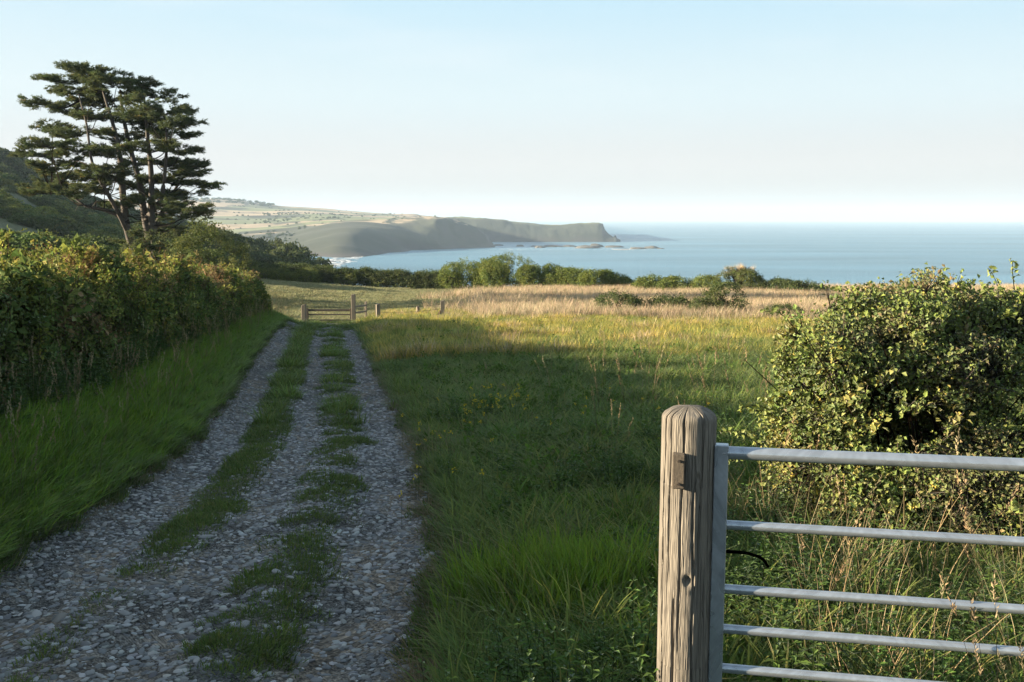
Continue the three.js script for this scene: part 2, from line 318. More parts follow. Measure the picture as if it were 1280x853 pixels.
// ------------------------------------------------------------------ the lane
const laneTex = noiseTex(1024, (u, v) => { const a = tileN(u, v, 150, 21), b = tileN(u, v, 60, 22), c = tileN(u, v, 9, 23); const e = tileN(u, v, 3.5, 24), k = .42 + .3 * a + .22 * b + .16 * c + .18 * e; return [k * (1.02 + .1 * e), k, k * (.97 - .12 * e)]; });
laneTex.colorSpace = THREE.SRGBColorSpace;
const laneBump = noiseTex(1024, (u, v) => { const h = .5 + .5 * tileN(u, v, 150, 21) + .35 * tileN(u, v, 60, 22); return [h, h, h]; });
laneTex.repeat.set(.62, .62); laneBump.repeat.set(.62, .62);
const lane = (() => {
  const pos = [], uv = [], idx = [], NW = 60; let rows = 0;
  for (let d = -6; d < 37.2; d += d < 14 ? .05 : .12, rows++) for (let k = 0; k <= NW; k++) {
    const l = trackL(d) - .12, r = trackR(d) + .12, x = lerp(l, r, k / NW), e = Math.min(k, NW - k) < 1 ? -.06 : 0;
    pos.push(x, G(x, d) + .004 + e, -d); uv.push(x, d);
  }
  for (let j = 0; j < rows - 1; j++) for (let k = 0; k < NW; k++) { const a = j * (NW + 1) + k; idx.push(a, a + 1, a + NW + 1, a + 1, a + NW + 2, a + NW + 1); }
  const g = new THREE.BufferGeometry(); g.setAttribute('position', new THREE.Float32BufferAttribute(pos, 3)); g.setAttribute('uv', new THREE.Float32BufferAttribute(uv, 2)); g.setIndex(idx); g.computeVertexNormals();
  return tag(mesh('gravel_lane', g, new THREE.MeshStandardMaterial({ color: rgb(.62, .565, .50), map: laneTex, bumpMap: laneBump, bumpScale: .02, roughness: .95 })), 'stony farm lane with grass growing between its ruts', 'lane', null, 'structure');
})();
// how much grass covers the lane at a point: 0 bare stones, 1 turf
function laneGrass(x, d) {
  const l = trackL(d), r = trackR(d), u = (x - l) / (r - l), n = fbm(x * 1.3, d * .7, 11), n2 = nz(x * 3.1, d * 2.2, 5);
  const s1 = Math.exp(-(((u - .325 - .02 * n2) / .07) ** 2)) * (1.08 + .9 * n + .35 * n2 - .75 * (1 - sst(4.4, 6.4, d)));
  const s2 = Math.exp(-(((u - .645) / .12) ** 2)) * (.60 + 1.05 * n + .6 * n2 + .55 * nz(x * 9, d * 5, 7));
  const e = 1.15 * Math.exp(-((u / .05) ** 2)) + 1.15 * Math.exp(-(((u - 1) / .07) ** 2)) + .8 * n2 * (Math.exp(-((u / .1) ** 2)) + Math.exp(-(((u - 1) / .12) ** 2)));
  const far = sst(17, 36, d) * (.42 + .9 * n + .3 * n2) + sst(30, 38, d) * .3;
  return Math.max(s1, s2, e, far) + .12 * n2 + .1 * nz(x * 11, d * 6, 3);
}
const stoneGeos = [0, 1, 2, 3, 4].map(k => {
  const g = RNG(500 + k), geo = new THREE.IcosahedronGeometry(1, 1); geo.deleteAttribute('uv'); geo.deleteAttribute('normal'); const m = mergeVertices(geo, 1e-3), p = m.attributes.position;
  for (let i = 0; i < p.count; i++) { const f = rr(g, .78, 1.12); p.setXYZ(i, p.getX(i) * f, p.getY(i) * f * .38, p.getZ(i) * f * .7); }
  m.computeVertexNormals(); return m;
});
const stoneMat = new THREE.MeshStandardMaterial({ roughness: .78, color: rgb(1, 1, 1) });
const stoneTones = [[.13, .132, .136], [.18, .18, .178], [.10, .10, .104], [.22, .22, .215], [.15, .14, .125], [.29, .285, .275]].map(c => new THREE.MeshStandardMaterial({ roughness: .8, color: rgb(...c) }));
{
  const g = RNG(77), lists = stoneGeos.map(() => []), big = [];
  const tone = () => { const k = Math.pow(g(), 1.6); return vary(g, [lerp(.085, .30, k), lerp(.086, .30, k), lerp(.089, .292, k)], .18, .06); };
  const put = (d, size) => {
    const l = trackL(d), r = trackR(d), x = lerp(l - .05, r + .08, g()); const cover = laneGrass(x, d);
    if (cover > .55 && g() < .85) return; if (size < .02 && fbm(x * 1.1, d * .6, 51) + .5 * nz(x * 4, d * 3, 52) > .2 && g() < .5) return;
    const y = G(x, d) + size * .12;
    lists[Math.floor(g() * 5)].push([mat4(x, y, -d, (g() - .5) * .7, g() * 6.28, (g() - .5) * .7, size * rr(g, .8, 1.25), size * rr(g, .7, 1.1), size), tone()]);
  };
  for (let k = 0; k < 40000; k++) put(rr(g, 3.1, 14) * (1 - .25 * g()), .0075 + .021 * Math.pow(g(), 2.1));
  for (let k = 0; k < 17000; k++) put(rr(g, 9, 37), .013 + .024 * Math.pow(g(), 2));
  for (let k = 0; k < 6000; k++) put(rr(g, -3, 3.6), .008 + .018 * Math.pow(g(), 2.2));
  lists.forEach((l, k) => instances('gravel', stoneGeos[k], stoneMat, l, lane));
  let made = 0;
  while (made < 300) {
    const d = 3.6 + 5.5 * Math.pow(g(), 1.3), l = trackL(d), r = trackR(d), x = lerp(l, r, g()); if (laneGrass(x, d) > .75 || x < -.58 * d) continue;
    const size = .019 + .023 * Math.pow(g(), 2.4), m = mesh('stone', stoneGeos[made % 5], stoneTones[Math.floor(Math.pow(g(), 1.4) * 6)], lane);
    m.position.set(x, G(x, d) + size * .2, -d); m.rotation.set((g() - .5) * .4, g() * 6.28, (g() - .5) * .4); m.scale.set(size * rr(g, .9, 1.4), size * rr(g, .7, 1.1), size); made++;
  }
}

// ------------------------------------------------------------------ grass and weeds
function tuft(seed, n, radius, l0, l1, width, lean, curl, palette, segs = 3) {
  const g = RNG(seed), b = new GB();
  for (let k = 0; k < n; k++) {
    const a = g() * 6.283, rad = radius * Math.sqrt(g()), len = rr(g, l0, l1), az = a + (g() - .5) * 2.4, tilt = lean * rr(g, .3, 1.2), w = width * rr(g, .7, 1.3);
    let p = V(Math.cos(a) * rad, -.015, Math.sin(a) * rad), ang = tilt; const c = palette[Math.floor(g() * palette.length)], kk = rr(g, .8, 1.2), cc = c.map(q => q * kk);
    const side = V(-Math.sin(az), 0, Math.cos(az)), face = V(Math.cos(az), 0, Math.sin(az)); let prev = null;
    for (let s = 0; s <= segs; s++) {
      const t = s / segs, dir = face.clone().multiplyScalar(Math.sin(ang)).add(V(0, Math.cos(ang), 0)), nrm = side.clone().cross(dir).normalize();
      if (s === segs) { const tip = b.v(p, nrm, cc); b.tri(prev[0], prev[1], tip); break; }
      const ww = w * (1 - .55 * t), row = [b.v(p.clone().addScaledVector(side, -ww), nrm, cc), b.v(p.clone().addScaledVector(side, ww), nrm, cc)];
      if (prev) { b.tri(prev[0], prev[1], row[0]); b.tri(prev[1], row[1], row[0]); }
      prev = row; p = p.clone().addScaledVector(dir, len / segs); ang += curl * rr(g, .5, 1.4) / segs;
    }
  }
  return b.geo();
}
function leafAt(b, p, dir, nrm, len, wid, c, fold = .25) {  // one leaf: four triangles folded along its midrib
  const side = dir.clone().cross(nrm).normalize(), up = side.clone().cross(dir).normalize();
  const m = p.clone().addScaledVector(dir, len * .5), tip = p.clone().addScaledVector(dir, len).addScaledVector(up, -len * .12);
  const l = m.clone().addScaledVector(side, wid * .5).addScaledVector(up, wid * fold), r = m.clone().addScaledVector(side, -wid * .5).addScaledVector(up, wid * fold);
  const nl = up.clone().addScaledVector(side, -fold * 1.6).normalize(), nr = up.clone().addScaledVector(side, fold * 1.6).normalize();
  let a = [b.v(p, nl, c), b.v(m, nl, c), b.v(tip, nl, c), b.v(l, nl, c)]; b.tri(a[0], a[3], a[1]); b.tri(a[1], a[3], a[2]);
  a = [b.v(p, nr, c), b.v(m, nr, c), b.v(tip, nr, c), b.v(r, nr, c)]; b.tri(a[0], a[1], a[3]); b.tri(a[1], a[2], a[3]);
}
const unit = g => { const z = g() * 2 - 1, a = g() * 6.283, q = Math.sqrt(1 - z * z); return V(q * Math.cos(a), z, q * Math.sin(a)); };
function clump(seed, n, radius, len, wid, palette, opts = {}) {  // leaves on a few short twigs; +y is outward
  const g = RNG(seed), b = new GB(), tw = opts.twigs ?? 5;
  const dirs = []; for (let k = 0; k < tw; k++) { const d = unit(g); d.y = Math.abs(d.y) * 1.1 + .25; dirs.push(d.normalize()); }
  for (let k = 0; k < n; k++) {
    const d = dirs[k % tw], t = rr(g, .15, 1), p = d.clone().multiplyScalar(radius * t).addScaledVector(unit(g), radius * .25);
    const nrm = unit(g).addScaledVector(V(0, 1, 0), .9).normalize(), out = unit(g).addScaledVector(d, .8); out.addScaledVector(nrm, -out.dot(nrm)).normalize();
    const c = palette[Math.floor(g() * palette.length)], kk = rr(g, .72, 1.28), s = rr(g, .6, 1.25);
    leafAt(b, p, out, nrm, len * s, wid * s, c.map(q => q * kk));
  }
  if (opts.wood) for (const d of dirs) limb(b, [V(0, -radius * .3, 0), d.clone().multiplyScalar(radius * .9)], .004, .0015, 3, opts.wood);
  return b.geo();
}
const GREEN = [[.105, .168, .03], [.125, .188, .036], [.085, .145, .03], [.155, .195, .042]], LUSH = [[.135, .245, .018], [.16, .265, .022], [.11, .21, .018], [.20, .275, .028]];
const MEADOW = [[.40, .37, .075], [.34, .34, .065], [.46, .395, .11], [.26, .29, .055]], STRAW = [[.34, .26, .14], [.28, .20, .11], [.38, .30, .18], [.22, .17, .10]], PINK = [[.50, .36, .25], [.44, .31, .215], [.56, .43, .30], [.38, .31, .18]];
const T = {
  turf: [1, 2, 3].map(k => tuft(100 + k, 80, .12, .02, .065, .003, .7, .8, [[.07, .115, .016], [.085, .13, .02], [.06, .1, .016], [.12, .13, .03]], 2)),
  mid: [1, 2, 3].map(k => tuft(110 + k, 44, .13, .12, .30, .004, .5, 1.0, GREEN.concat([[.16, .19, .04]]), 3)),
  lush: [1, 2, 3].map(k => tuft(120 + k, 56, .14, .10, .27, .0046, .42, .75, LUSH, 3)),
  tall: [1, 2, 3].map(k => tuft(130 + k, 40, .13, .2, .46, .005, .4, 1.05, GREEN.concat([[.17, .20, .04], [.21, .21, .055]]), 4)),
  far: [1, 2, 3].map(k => tuft(140 + k, 46, .32, .12, .36, .008, .55, .8, MEADOW, 2)),
  pale: [1, 2].map(k => tuft(150 + k, 44, .45, .08, .2, .010, .6, .6, [[.22, .225, .10], [.19, .205, .09], [.27, .25, .13]], 2)),
  pink: [1, 2, 3].map(k => tuft(160 + k, 44, .30, .35, .75, .006, .32, .5, PINK.concat([[.14, .15, .05]]), 3)),
  straw: [1, 2, 3].map(k => tuft(170 + k, 14, .10, .5, .95, .0018, .3, .5, STRAW, 4)),
  weed: [1, 2, 3].map(k => clump(180 + k, 40, .13, .05, .032, [[.075, .14, .018], [.095, .16, .022], [.08, .145, .028]], { twigs: 7 })),
};
function seedStem(seed) {                                  // flowering grass: a thin stem with a feathery head
  const g = RNG(seed), b = new GB();
  for (let k = 0; k < 4; k++) {
    const a = g() * 6.28, l = rr(g, .55, .95), ln = rr(g, .05, .3), q = V(Math.cos(a) * .04, 0, Math.sin(a) * .04), c = STRAW[Math.floor(g() * 4)], pts = [];
    for (let s = 0; s <= 5; s++) { const t = s / 5; pts.push(V(q.x + Math.cos(a) * ln * t * t * l, t * l, q.z + Math.sin(a) * ln * t * t * l)); }
    limb(b, pts, .0014, .0008, 3, c);
    for (let s = 0; s < 26; s++) { const t = rr(g, .76, 1), p = pts[4].clone().lerp(pts[5], (t - .76) / .24), d = unit(g); d.y = Math.abs(d.y) + .8; leafAt(b, p, d.normalize(), unit(g), .022, .006, c); }
  }
  return b.geo();
}
function herb(seed, stems, h0, h1, leaf, pal) {            // upright weed: stems with pairs of leaves
  const g = RNG(seed), b = new GB();
  for (let k = 0; k < stems; k++) {
    const a = g() * 6.28, r = .1 * Math.sqrt(g()), H = rr(g, h0, h1), ln = rr(g, 0, .25), p0 = V(Math.cos(a) * r, 0, Math.sin(a) * r), p1 = V(p0.x + Math.cos(a) * ln * H, H, p0.z + Math.sin(a) * ln * H), c = pal[Math.floor(g() * pal.length)];
    limb(b, [p0, p0.clone().lerp(p1, .5), p1], .0028, .0014, 3, c);
    for (let q = 0; q < 9; q++) { const t = .2 + .8 * q / 8, th = q * 1.7 + a, kk = rr(g, .75, 1.25); for (const o of [0, Math.PI]) { const d = V(Math.cos(th + o), rr(g, -.1, .5), Math.sin(th + o)).normalize(); leafAt(b, p0.clone().lerp(p1, t), d, V(0, 1, 0), leaf * (1.15 - .6 * t) * rr(g, .8, 1.2), leaf * .5 * (1.15 - .6 * t), c.map(v => v * kk)); } }
  }
  return b.geo();
}
function rosette(seed) {                                   // dock: broad basal leaves
  const g = RNG(seed), b = new GB();
  for (let k = 0; k < 11; k++) { const a = g() * 6.28, e = rr(g, .25, 1.1), c = [[.07, .14, .018], [.09, .155, .02], [.14, .13, .03]][Math.floor(g() * 2.4)], d = V(Math.cos(a) * Math.cos(e), Math.sin(e), Math.sin(a) * Math.cos(e)); leafAt(b, d.clone().multiplyScalar(.03), d, V(0, 1, 0).addScaledVector(unit(g), .3).normalize(), rr(g, .12, .24), rr(g, .04, .07), c, .12); }
  return b.geo();
}
T.nettle = [1, 2].map(k => herb(195 + k, 7, .25, .55, .075, [[.06, .12, .02], [.075, .135, .022], [.055, .105, .022]]));
T.dock = [1, 2].map(k => rosette(198 + k));
T.brown = [1, 2].map(k => tuft(203 + k, 40, .14, .06, .22, .003, .9, .9, [[.16, .12, .06], [.21, .16, .085], [.13, .11, .05]], 3));
T.seed = [1, 2].map(k => seedStem(190 + k));
{
  const g = RNG(2024), L = {}; const add = (kind, x, d, s, c, sy = s) => { const v = Math.floor(g() * T[kind].length); ((L[kind] ??= [])[v] ??= []).push([mat4(x, G(x, d), -d, (g() - .5) * .2, g() * 6.28, (g() - .5) * .2, s, sy, s), c]); };
  const tone = (v = .25, w = 0) => { const k = 1 + (g() - .5) * 2 * v, y = 1 + w + (g() - .5) * .2; return rgb(k * y, k, k); };
  // lane strips and edges
  for (let k = 0; k < 34000; k++) { const d = 2.5 + 35 * Math.pow(g(), 1.35), l = trackL(d), r = trackR(d), x = lerp(l - .1, r + .1, g()), c = laneGrass(x, d); if (c > .62 + .25 * (g() - .5)) add(g() < .95 || d < 11 ? 'turf' : 'mid', x, d, rr(g, .7, 1.3) * (1 + d * .012) * (c > .95 ? 1.2 : .9), tone(.3), rr(g, .5, .9) + (c > .95 ? .3 : 0)); }
  for (let k = 0; k < 900; k++) { const d = 3 + 24 * Math.pow(g(), 1.4), x = g() < .75 ? trackR(d) + rr(g, -.22, .06) : trackL(d) + rr(g, -.05, .18); add('brown', x, d, rr(g, .6, 1), tone(.3), rr(g, .3, .6)); }
  // left verge, between lane and hedge
  for (let k = 0; k < 12000; k++) { const d = 3 + 33 * Math.pow(g(), 1.5), u = g(), x = lerp(trackL(d) - .02, hedgeFront(d) - .5, u); add(g() < .22 ? 'mid' : 'lush', x, d, rr(g, .8, 1.3) * (1 + d * .008), tone(.25), rr(g, .55, 1.15) * lerp(.55, 1.15, sst(0, .35, u))); if (g() < .035) add('seed', x, d, rr(g, .6, .9), tone()); if (g() < .12 && u > .3) add('weed', x, d, rr(g, .8, 1.4), tone()); if (u > .55 && g() < .2) add('nettle', x, d, rr(g, .7, 1.1), tone()); if (g() < .025) add('dock', x, d, rr(g, .7, 1.1), tone()); if (g() < .05) add('brown', x, d, rr(g, .8, 1.1), tone()); }
  // field, near
  for (let k = 0; k < 21000; k++) {
    const d = 2.2 + 21 * Math.pow(g(), 1.4), w = .62 * d + 2.2, x = lerp(trackR(d) - .03, w, g()), off = x - trackR(d), n = fbm(x * .5, d * .5, 21), n2 = fbm(x * 1.4, d * 1.4, 24);
    const low = sst(0, .7, off + .4 * n2);
    const r = g();
    if (low < .3 || r < .06) add('mid', x, d, rr(g, .8, 1.2), tone(), rr(g, .4, .9));
    else if (r < .28 + .7 * Math.max(0, n)) add('weed', x, d, rr(g, .6, 1.15), tone(.3));
    else if (r < .74) add('mid', x, d, rr(g, .9, 1.4) * (1 + d * .01), tone(.35, .5 * n2), rr(g, .5, .95));
    else add('tall', x, d, rr(g, .7, 1.15) * (1 + d * .006), tone(.3, .2 * n), rr(g, .4, .85) * (.6 + .55 * sst(.3, 3.5, off)));
    const pn = fbm(x * .6, d * .6, 61); if (pn > .12 && g() < .09) add('nettle', x, d, rr(g, .45, .85), tone(.3)); if (g() < .03) add('dock', x, d, rr(g, .6, 1), tone(.3)); if (pn < -.08 && g() < .22) add('brown', x, d, rr(g, .9, 1.4), tone(.3));
    if (g() < .012 * sst(.8, 2.5, off) * (1 + 2 * Math.max(0, n2))) add('seed', x, d, rr(g, .6, 1.05), tone());
  }
  // field, farther: sunlit meadow, then tall dry grass
  for (let k = 0; k < 16000; k++) {
    const d = 19 + 27 * g(), w = .6 * d + 3, x = lerp(trackR(Math.min(d, 37)) + .1, w, g()), q = dryness(x, d);
    if (g() < q) { add('pink', x, d, rr(g, .7, 1.1), tone(.25), rr(g, .55, 1)); continue; }
    const pt = fbm(x * .35, d * .22, 41) + .5 * nz(x * 1.3, d * .9, 44); add(g() < .8 ? 'far' : 'tall', x, d, rr(g, .8, 1.3), tone(.28, .1 + .5 * pt), rr(g, .5, 1.1) * (1 + .7 * pt)); if (pt > .18 && g() < .25) add('pink', x, d, rr(g, .5, .8), tone(.25), rr(g, .4, .7)); if (g() < .03) add('weed', x, d, rr(g, 1, 1.6), tone());
  }
  for (let k = 0; k < 22000; k++) {
    const d = 38 + 48 * g(), x = lerp(-.34 * d, .56 * d, g()), q = dryness(x, d);
    if (x < -9 && d < 40) continue;
    if (g() < q) add('pink', x, d, rr(g, .9, 1.5), tone(.25), rr(g, .6, 1.15)); else if (q > .3 || x > 4) add('far', x, d, rr(g, .9, 1.5), tone(.3, .15), rr(g, .5, 1)); else add('pale', x, d, rr(g, .9, 1.5), tone(.2), rr(g, .6, 1.1));
  }
  // rough slope beyond the hedge
  for (let k = 0; k < 6000; k++) { const d = 10 + 75 * g(), x = rr(g, -.62 * d, hedgeC(Math.min(d, 34)) - .6); if (d > 35 && x > -.3 * d) continue; add(g() < .6 ? 'far' : 'pink', x, d, rr(g, 1, 1.8), tone(.3), rr(g, .7, 1.4)); }
  // the tall tufts beside the gate
  for (let k = 0; k < 520; k++) { const x = rr(g, -.05, 4.5), d = rr(g, 3.2, 6.4); if (x < .1 && d < 4) continue; add(g() < .5 ? 'tall' : 'lush', x, d, rr(g, .8, 1.2), tone(.25, .1), rr(g, .6, 1.1)); if (g() < (x > 1.2 ? .22 : 0)) add('straw', x, d, rr(g, .6, 1), tone(), rr(g, .5, .9)); }
  for (let k = 0; k < 90; k++) { const x = .30 + (g() + g() + g() - 1.5) * .42, d = 4.75 + (g() + g() - 1) * .4; add('lush', x, d, rr(g, .9, 1.2), tone(.2, .1), rr(g, 1.1, 1.7)); }
  const words = { turf: ['short_grass', 'short turf growing between and beside the lane ruts'], mid: ['meadow_grass', 'medium green grass of the field'], lush: ['verge_grass', 'lush bright green grass on the verge under the hedge'], tall: ['tall_grass', 'tall arching green grass in the field and round the gate'], far: ['rough_grass', 'sunlit rough yellow green grass across the field'], pale: ['pale_grass', 'pale cropped grass of the far pasture'], pink: ['dry_grass', 'tall dry pinkish grass in the field before the sea'], straw: ['straw_stems', 'bleached straw stems among the grass by the gate'], nettle: ['nettles', 'upright leafy nettles along the hedge foot and in the field'], dock: ['dock_plants', 'broad leaved docks scattered in the grass'], brown: ['withered_grass', 'withered brown grass along the lane edge'], weed: ['leafy_weeds', 'low leafy weeds among the grass'], seed: ['seed_stems', 'thin seeding grass stems standing above the sward'] };
  for (const k in L) L[k].forEach((l, v) => l && tag(instances(words[k][0], T[k][v], k === 'pink' || k === 'straw' || k === 'seed' ? M.dry : M.grass, l), words[k][1], 'grass', null, 'stuff'));
}
{ // small yellow flowers in the field
  const g = RNG(9), b = new GB();
  for (let k = 0; k < 90; k++) { const c = g() < .5 ? [620, 540, 40, 14] : g() < .6 ? [830, 560, 160, 40] : [560, 600, 60, 60], q = onGround(c[0] + (g() - .5) * 2 * c[2], c[1] + (g() - .5) * 2 * c[3]), h = rr(g, .2, .42), p = V(q.x, G(q.x, q.d) + h, -q.d); limb(b, [V(p.x, p.y - h, p.z), p], .0016, .001, 3, [.06, .1, .02]); for (let s = 0; s < 6; s++) leafAt(b, p.clone().addScaledVector(unit(g), .012), unit(g), V(0, 1, 0), .02, .014, [.55, .42, .02]); }
  tag(mesh('yellow_flowers', b.geo(), M.grass), 'tiny yellow flowers dotted through the field grass', 'flowers', null, 'stuff');
}

// ------------------------------------------------------------------ the hedge along the lane
const HEDGE_GREEN = [[.11, .145, .038], [.085, .125, .032], [.135, .16, .045], [.075, .115, .032]], HEDGE_YEL = [[.24, .25, .05], [.20, .23, .045], [.29, .26, .07]], HEDGE_RUST = [[.22, .145, .075], [.18, .135, .06], [.26, .18, .09], [.14, .135, .05]];
const HC = { green: [1, 2, 3].map(k => clump(300 + k, 34, .15, .055, .034, HEDGE_GREEN, { wood: [.09, .06, .04] })), yellow: [1, 2].map(k => clump(310 + k, 30, .17, .07, .046, HEDGE_YEL.concat(HEDGE_GREEN.slice(0, 1)), { wood: [.12, .08, .04] })), rust: [1, 2].map(k => clump(320 + k, 34, .15, .045, .026, HEDGE_RUST, { wood: [.12, .07, .05] })) };
const hedgeHeight = d => interp([[-9, .82], [1.2, .82], [5.6, .84], [7.4, 1.12], [9, 1.28], [14, 1.28], [22, 1.14], [30, 1.08], [34, 1.0]], d) + .26 * nz(d * .7, 3.3) + .2 * nz(d * 1.9, 8.1);
{
  const D0 = -9, h = thing('lane_hedge', 'overgrown mixed hedge along the grassy bank beside the lane', 'hedge', V(hedgeC(16), G(hedgeC(16), 16), -16)), o = h.position;
  const g = RNG(606), L = { green: [[], [], []], yellow: [[], []], rust: [[], []] };
  const dir = V(), q = new THREE.Quaternion(), up = V(0, 1, 0);
  for (let k = 0; k < 17000; k++) {
    const d = D0 + (HEDGE_END - D0) * g(); if (d < 3 && g() < .45) continue;
    const end = Math.sqrt(Math.max(0, 1 - ((d - (HEDGE_END - 1.2)) / 1.2) ** 2)), close = d > HEDGE_END - 1.2 ? Math.max(.25, end) : 1;
    const H = hedgeHeight(d) * close, W = (HEDGE_HALF + .12 * nz(d * .8, 1.7)) * close, a = lerp(-.12, 2.6, g());       // angle round the section from the lane side over the top
    const bulge = 1 + .5 * fbm(d * .8, a * 1.4, 14) + .25 * nz(d * 2.6, a * 3.1, 4), depth = 1 - .3 * Math.pow(g(), 1.6), ca = Math.cos(a), sa = Math.sin(a);
    const px = Math.sign(ca) * Math.pow(Math.abs(ca), .6) * W * bulge * depth, py = Math.sign(sa) * Math.pow(Math.abs(sa), .62) * H * bulge * depth;
    const x = hedgeC(d) + px, y = G(hedgeC(d), d) - .05 + Math.max(-.1, py);
    dir.set(ca, Math.max(.15, sa), (g() - .5) * .5).normalize(); dir.addScaledVector(unit(g), .45).normalize(); q.setFromUnitVectors(up, dir);
    const n = fbm(d * .35, a * .9, 3) + .25 * (g() - .5), top = sst(.95, 1.4, a), kind = n > .11 + .12 * (1 - top) ? 'rust' : (n < -.04 + .22 * top) && g() < .3 + .7 * top ? 'yellow' : 'green', v = Math.floor(g() * L[kind].length), s = rr(g, .75, 1.3) * (1 + Math.max(0, d) * .008) * (py > H * .75 && g() < .12 ? 1.6 : 1);
    L[kind][v].push([new THREE.Matrix4().compose(V(x, y, -d).sub(o), q, V(s, s, s)), vary(g, [1, 1, 1], .3, .1)]);
  }
  const b = new GB();
  for (let k = 0; k < 330; k++) {                          // leafy shoots standing out of the top and leaning from the face
    const d = rr(g, 5, HEDGE_END - 1), c = hedgeC(d), y = G(c, d), H = hedgeHeight(d), face = g() < .3, x = c + (face ? HEDGE_HALF * .85 : rr(g, -.5, .85)), p0 = V(x, y + H * (face ? rr(g, .3, .8) : .85), -d).sub(o), l = rr(g, .25, .6) * (face ? .8 : 1), p1 = p0.clone().add(V(face ? rr(g, .1, .4) : (g() - .5) * .3, l, (g() - .5) * .35)), n = fbm(d * .35, 1.3, 3), kind = n > .08 ? 'rust' : 'yellow';
    limb(b, [p0, p0.clone().lerp(p1, .5).add(V((g() - .5) * .06, .03, 0)), p1], .005, .002, 3, [.16, .12, .06]);
    for (let q2 = 0; q2 < 4; q2++) { const z = rr(g, .45, .8); q.setFromUnitVectors(up, unit(g).addScaledVector(up, 1).normalize()); L[kind][Math.floor(g() * 2)].push([new THREE.Matrix4().compose(p0.clone().lerp(p1, (q2 + .6) / 4), q, V(z, z, z)), vary(g, [1, 1, 1], .25, .1)]); }
  }
  for (const k in L) L[k].forEach((l, v) => instances('foliage', HC[k][v], M.leaf, l, h));
  for (let k = 0; k < 520; k++) {                          // woody stems, and dead stalks standing out of the top
    const d = rr(g, 2, HEDGE_END - .5), c = hedgeC(d), y = G(c, d), H = hedgeHeight(d), x = c + rr(g, -.6, .75), lean = (g() - .5) * .8, p0 = V(x, y - .1, -d).sub(o), tall = g() < .4;
    const p1 = V(x + lean * .5 + .1, y + H * rr(g, .5, .8), -d + (g() - .5) * .6).sub(o), p2 = V(x + lean, y + H * (tall ? rr(g, 1, 1.16) : rr(g, .8, 1)), -d + (g() - .5)).sub(o);
    limb(b, curve([p0, p1, p2], 5), .009, .002, 4, tall ? [.17, .12, .075] : [.075, .05, .035]);
  }
  for (let k = 0; k < 160; k++) {                          // bramble arches on the lane face
    const d = rr(g, 5, 30), c = hedgeC(d), y = G(c, d), H = hedgeHeight(d), x = c + HEDGE_HALF * .75, L1 = rr(g, .4, 1);
    limb(b, curve([V(x, y + H * rr(g, .45, .85), -d).sub(o), V(x + .3, y + H * rr(g, .5, 1), -d + (g() - .5) * L1).sub(o), V(x + .35, y + H * rr(g, .1, .5), -d + (g() - .5) * L1 * 2).sub(o)], 7), .004, .0018, 4, [.12, .075, .06]);
  }
  mesh('stems', b.geo(), M.twig, h).userData.kind = 'stuff';
  const st = [seedStem(700), seedStem(701)], sl = [[], []];
  for (let k = 0; k < 420; k++) { const d = rr(g, 5, 32), c = hedgeC(d), n = fbm(d * .35, 1.4, 3); if (n < -.12) continue; const s = rr(g, .5, .9); sl[k % 2].push([mat4(c + rr(g, -.5, .8) - o.x, G(c, d) + hedgeHeight(d) * rr(g, .75, .95) - o.y, -d - o.z, 0, g() * 6, 0, s * 1.4, s * .75, s * 1.4), vary(g, [.8, .62, .5], .2)]); }
  sl.forEach((l, k) => instances('dead_stalks', st[k], M.dry, l, h));
}

// ------------------------------------------------------------------ shrubs and trees
function lobed(g, lobes, f) {                              // a point near the outside of a set of ellipsoid lobes [x, y, z, rx, ry, rz]
  for (let tries = 0; tries < 30; tries++) {
    const l = lobes[Math.floor(g() * lobes.length)], u = unit(g), k = (1 - f * Math.pow(g(), 1.7)) * (1 + .34 * fbm(u.x * 1.9 + l[0], u.y * 1.7 + l[1], u.z * 1.7, 3));
    const p = V(l[0] + u.x * l[3] * k, l[1] + u.y * l[4] * k, l[2] + u.z * l[5] * k);
    if (p.y < -.05) continue;
    let buried = false; for (const m of lobes) if (m !== l) { const q = ((p.x - m[0]) / m[3]) ** 2 + ((p.y - m[1]) / m[4]) ** 2 + ((p.z - m[2]) / m[5]) ** 2; if (q < .45) buried = true; }
    if (!buried || tries === 29) return { p, n: V(u.x / l[3], u.y / l[4], u.z / l[5]).normalize() };
  }
}
const upV = V(0, 1, 0);
function foliageOn(parent, g, lobes, geos, mat, count, scale, colors, f = .35, name = 'foliage') {
  const L = geos.map(() => []), q = new THREE.Quaternion();
  for (let k = 0; k < count; k++) { const s = lobed(g, lobes, f); s.n.addScaledVector(unit(g), .5).addScaledVector(upV, .2).normalize(); q.setFromUnitVectors(upV, s.n); const z = scale * rr(g, .7, 1.3); L[k % geos.length].push([new THREE.Matrix4().compose(s.p, q, V(z, z, z)), vary(g, colors[Math.floor(g() * colors.length)], .28, .12)]); }
  L.forEach((l, k) => instances(name, geos[k], mat, l, parent));
}
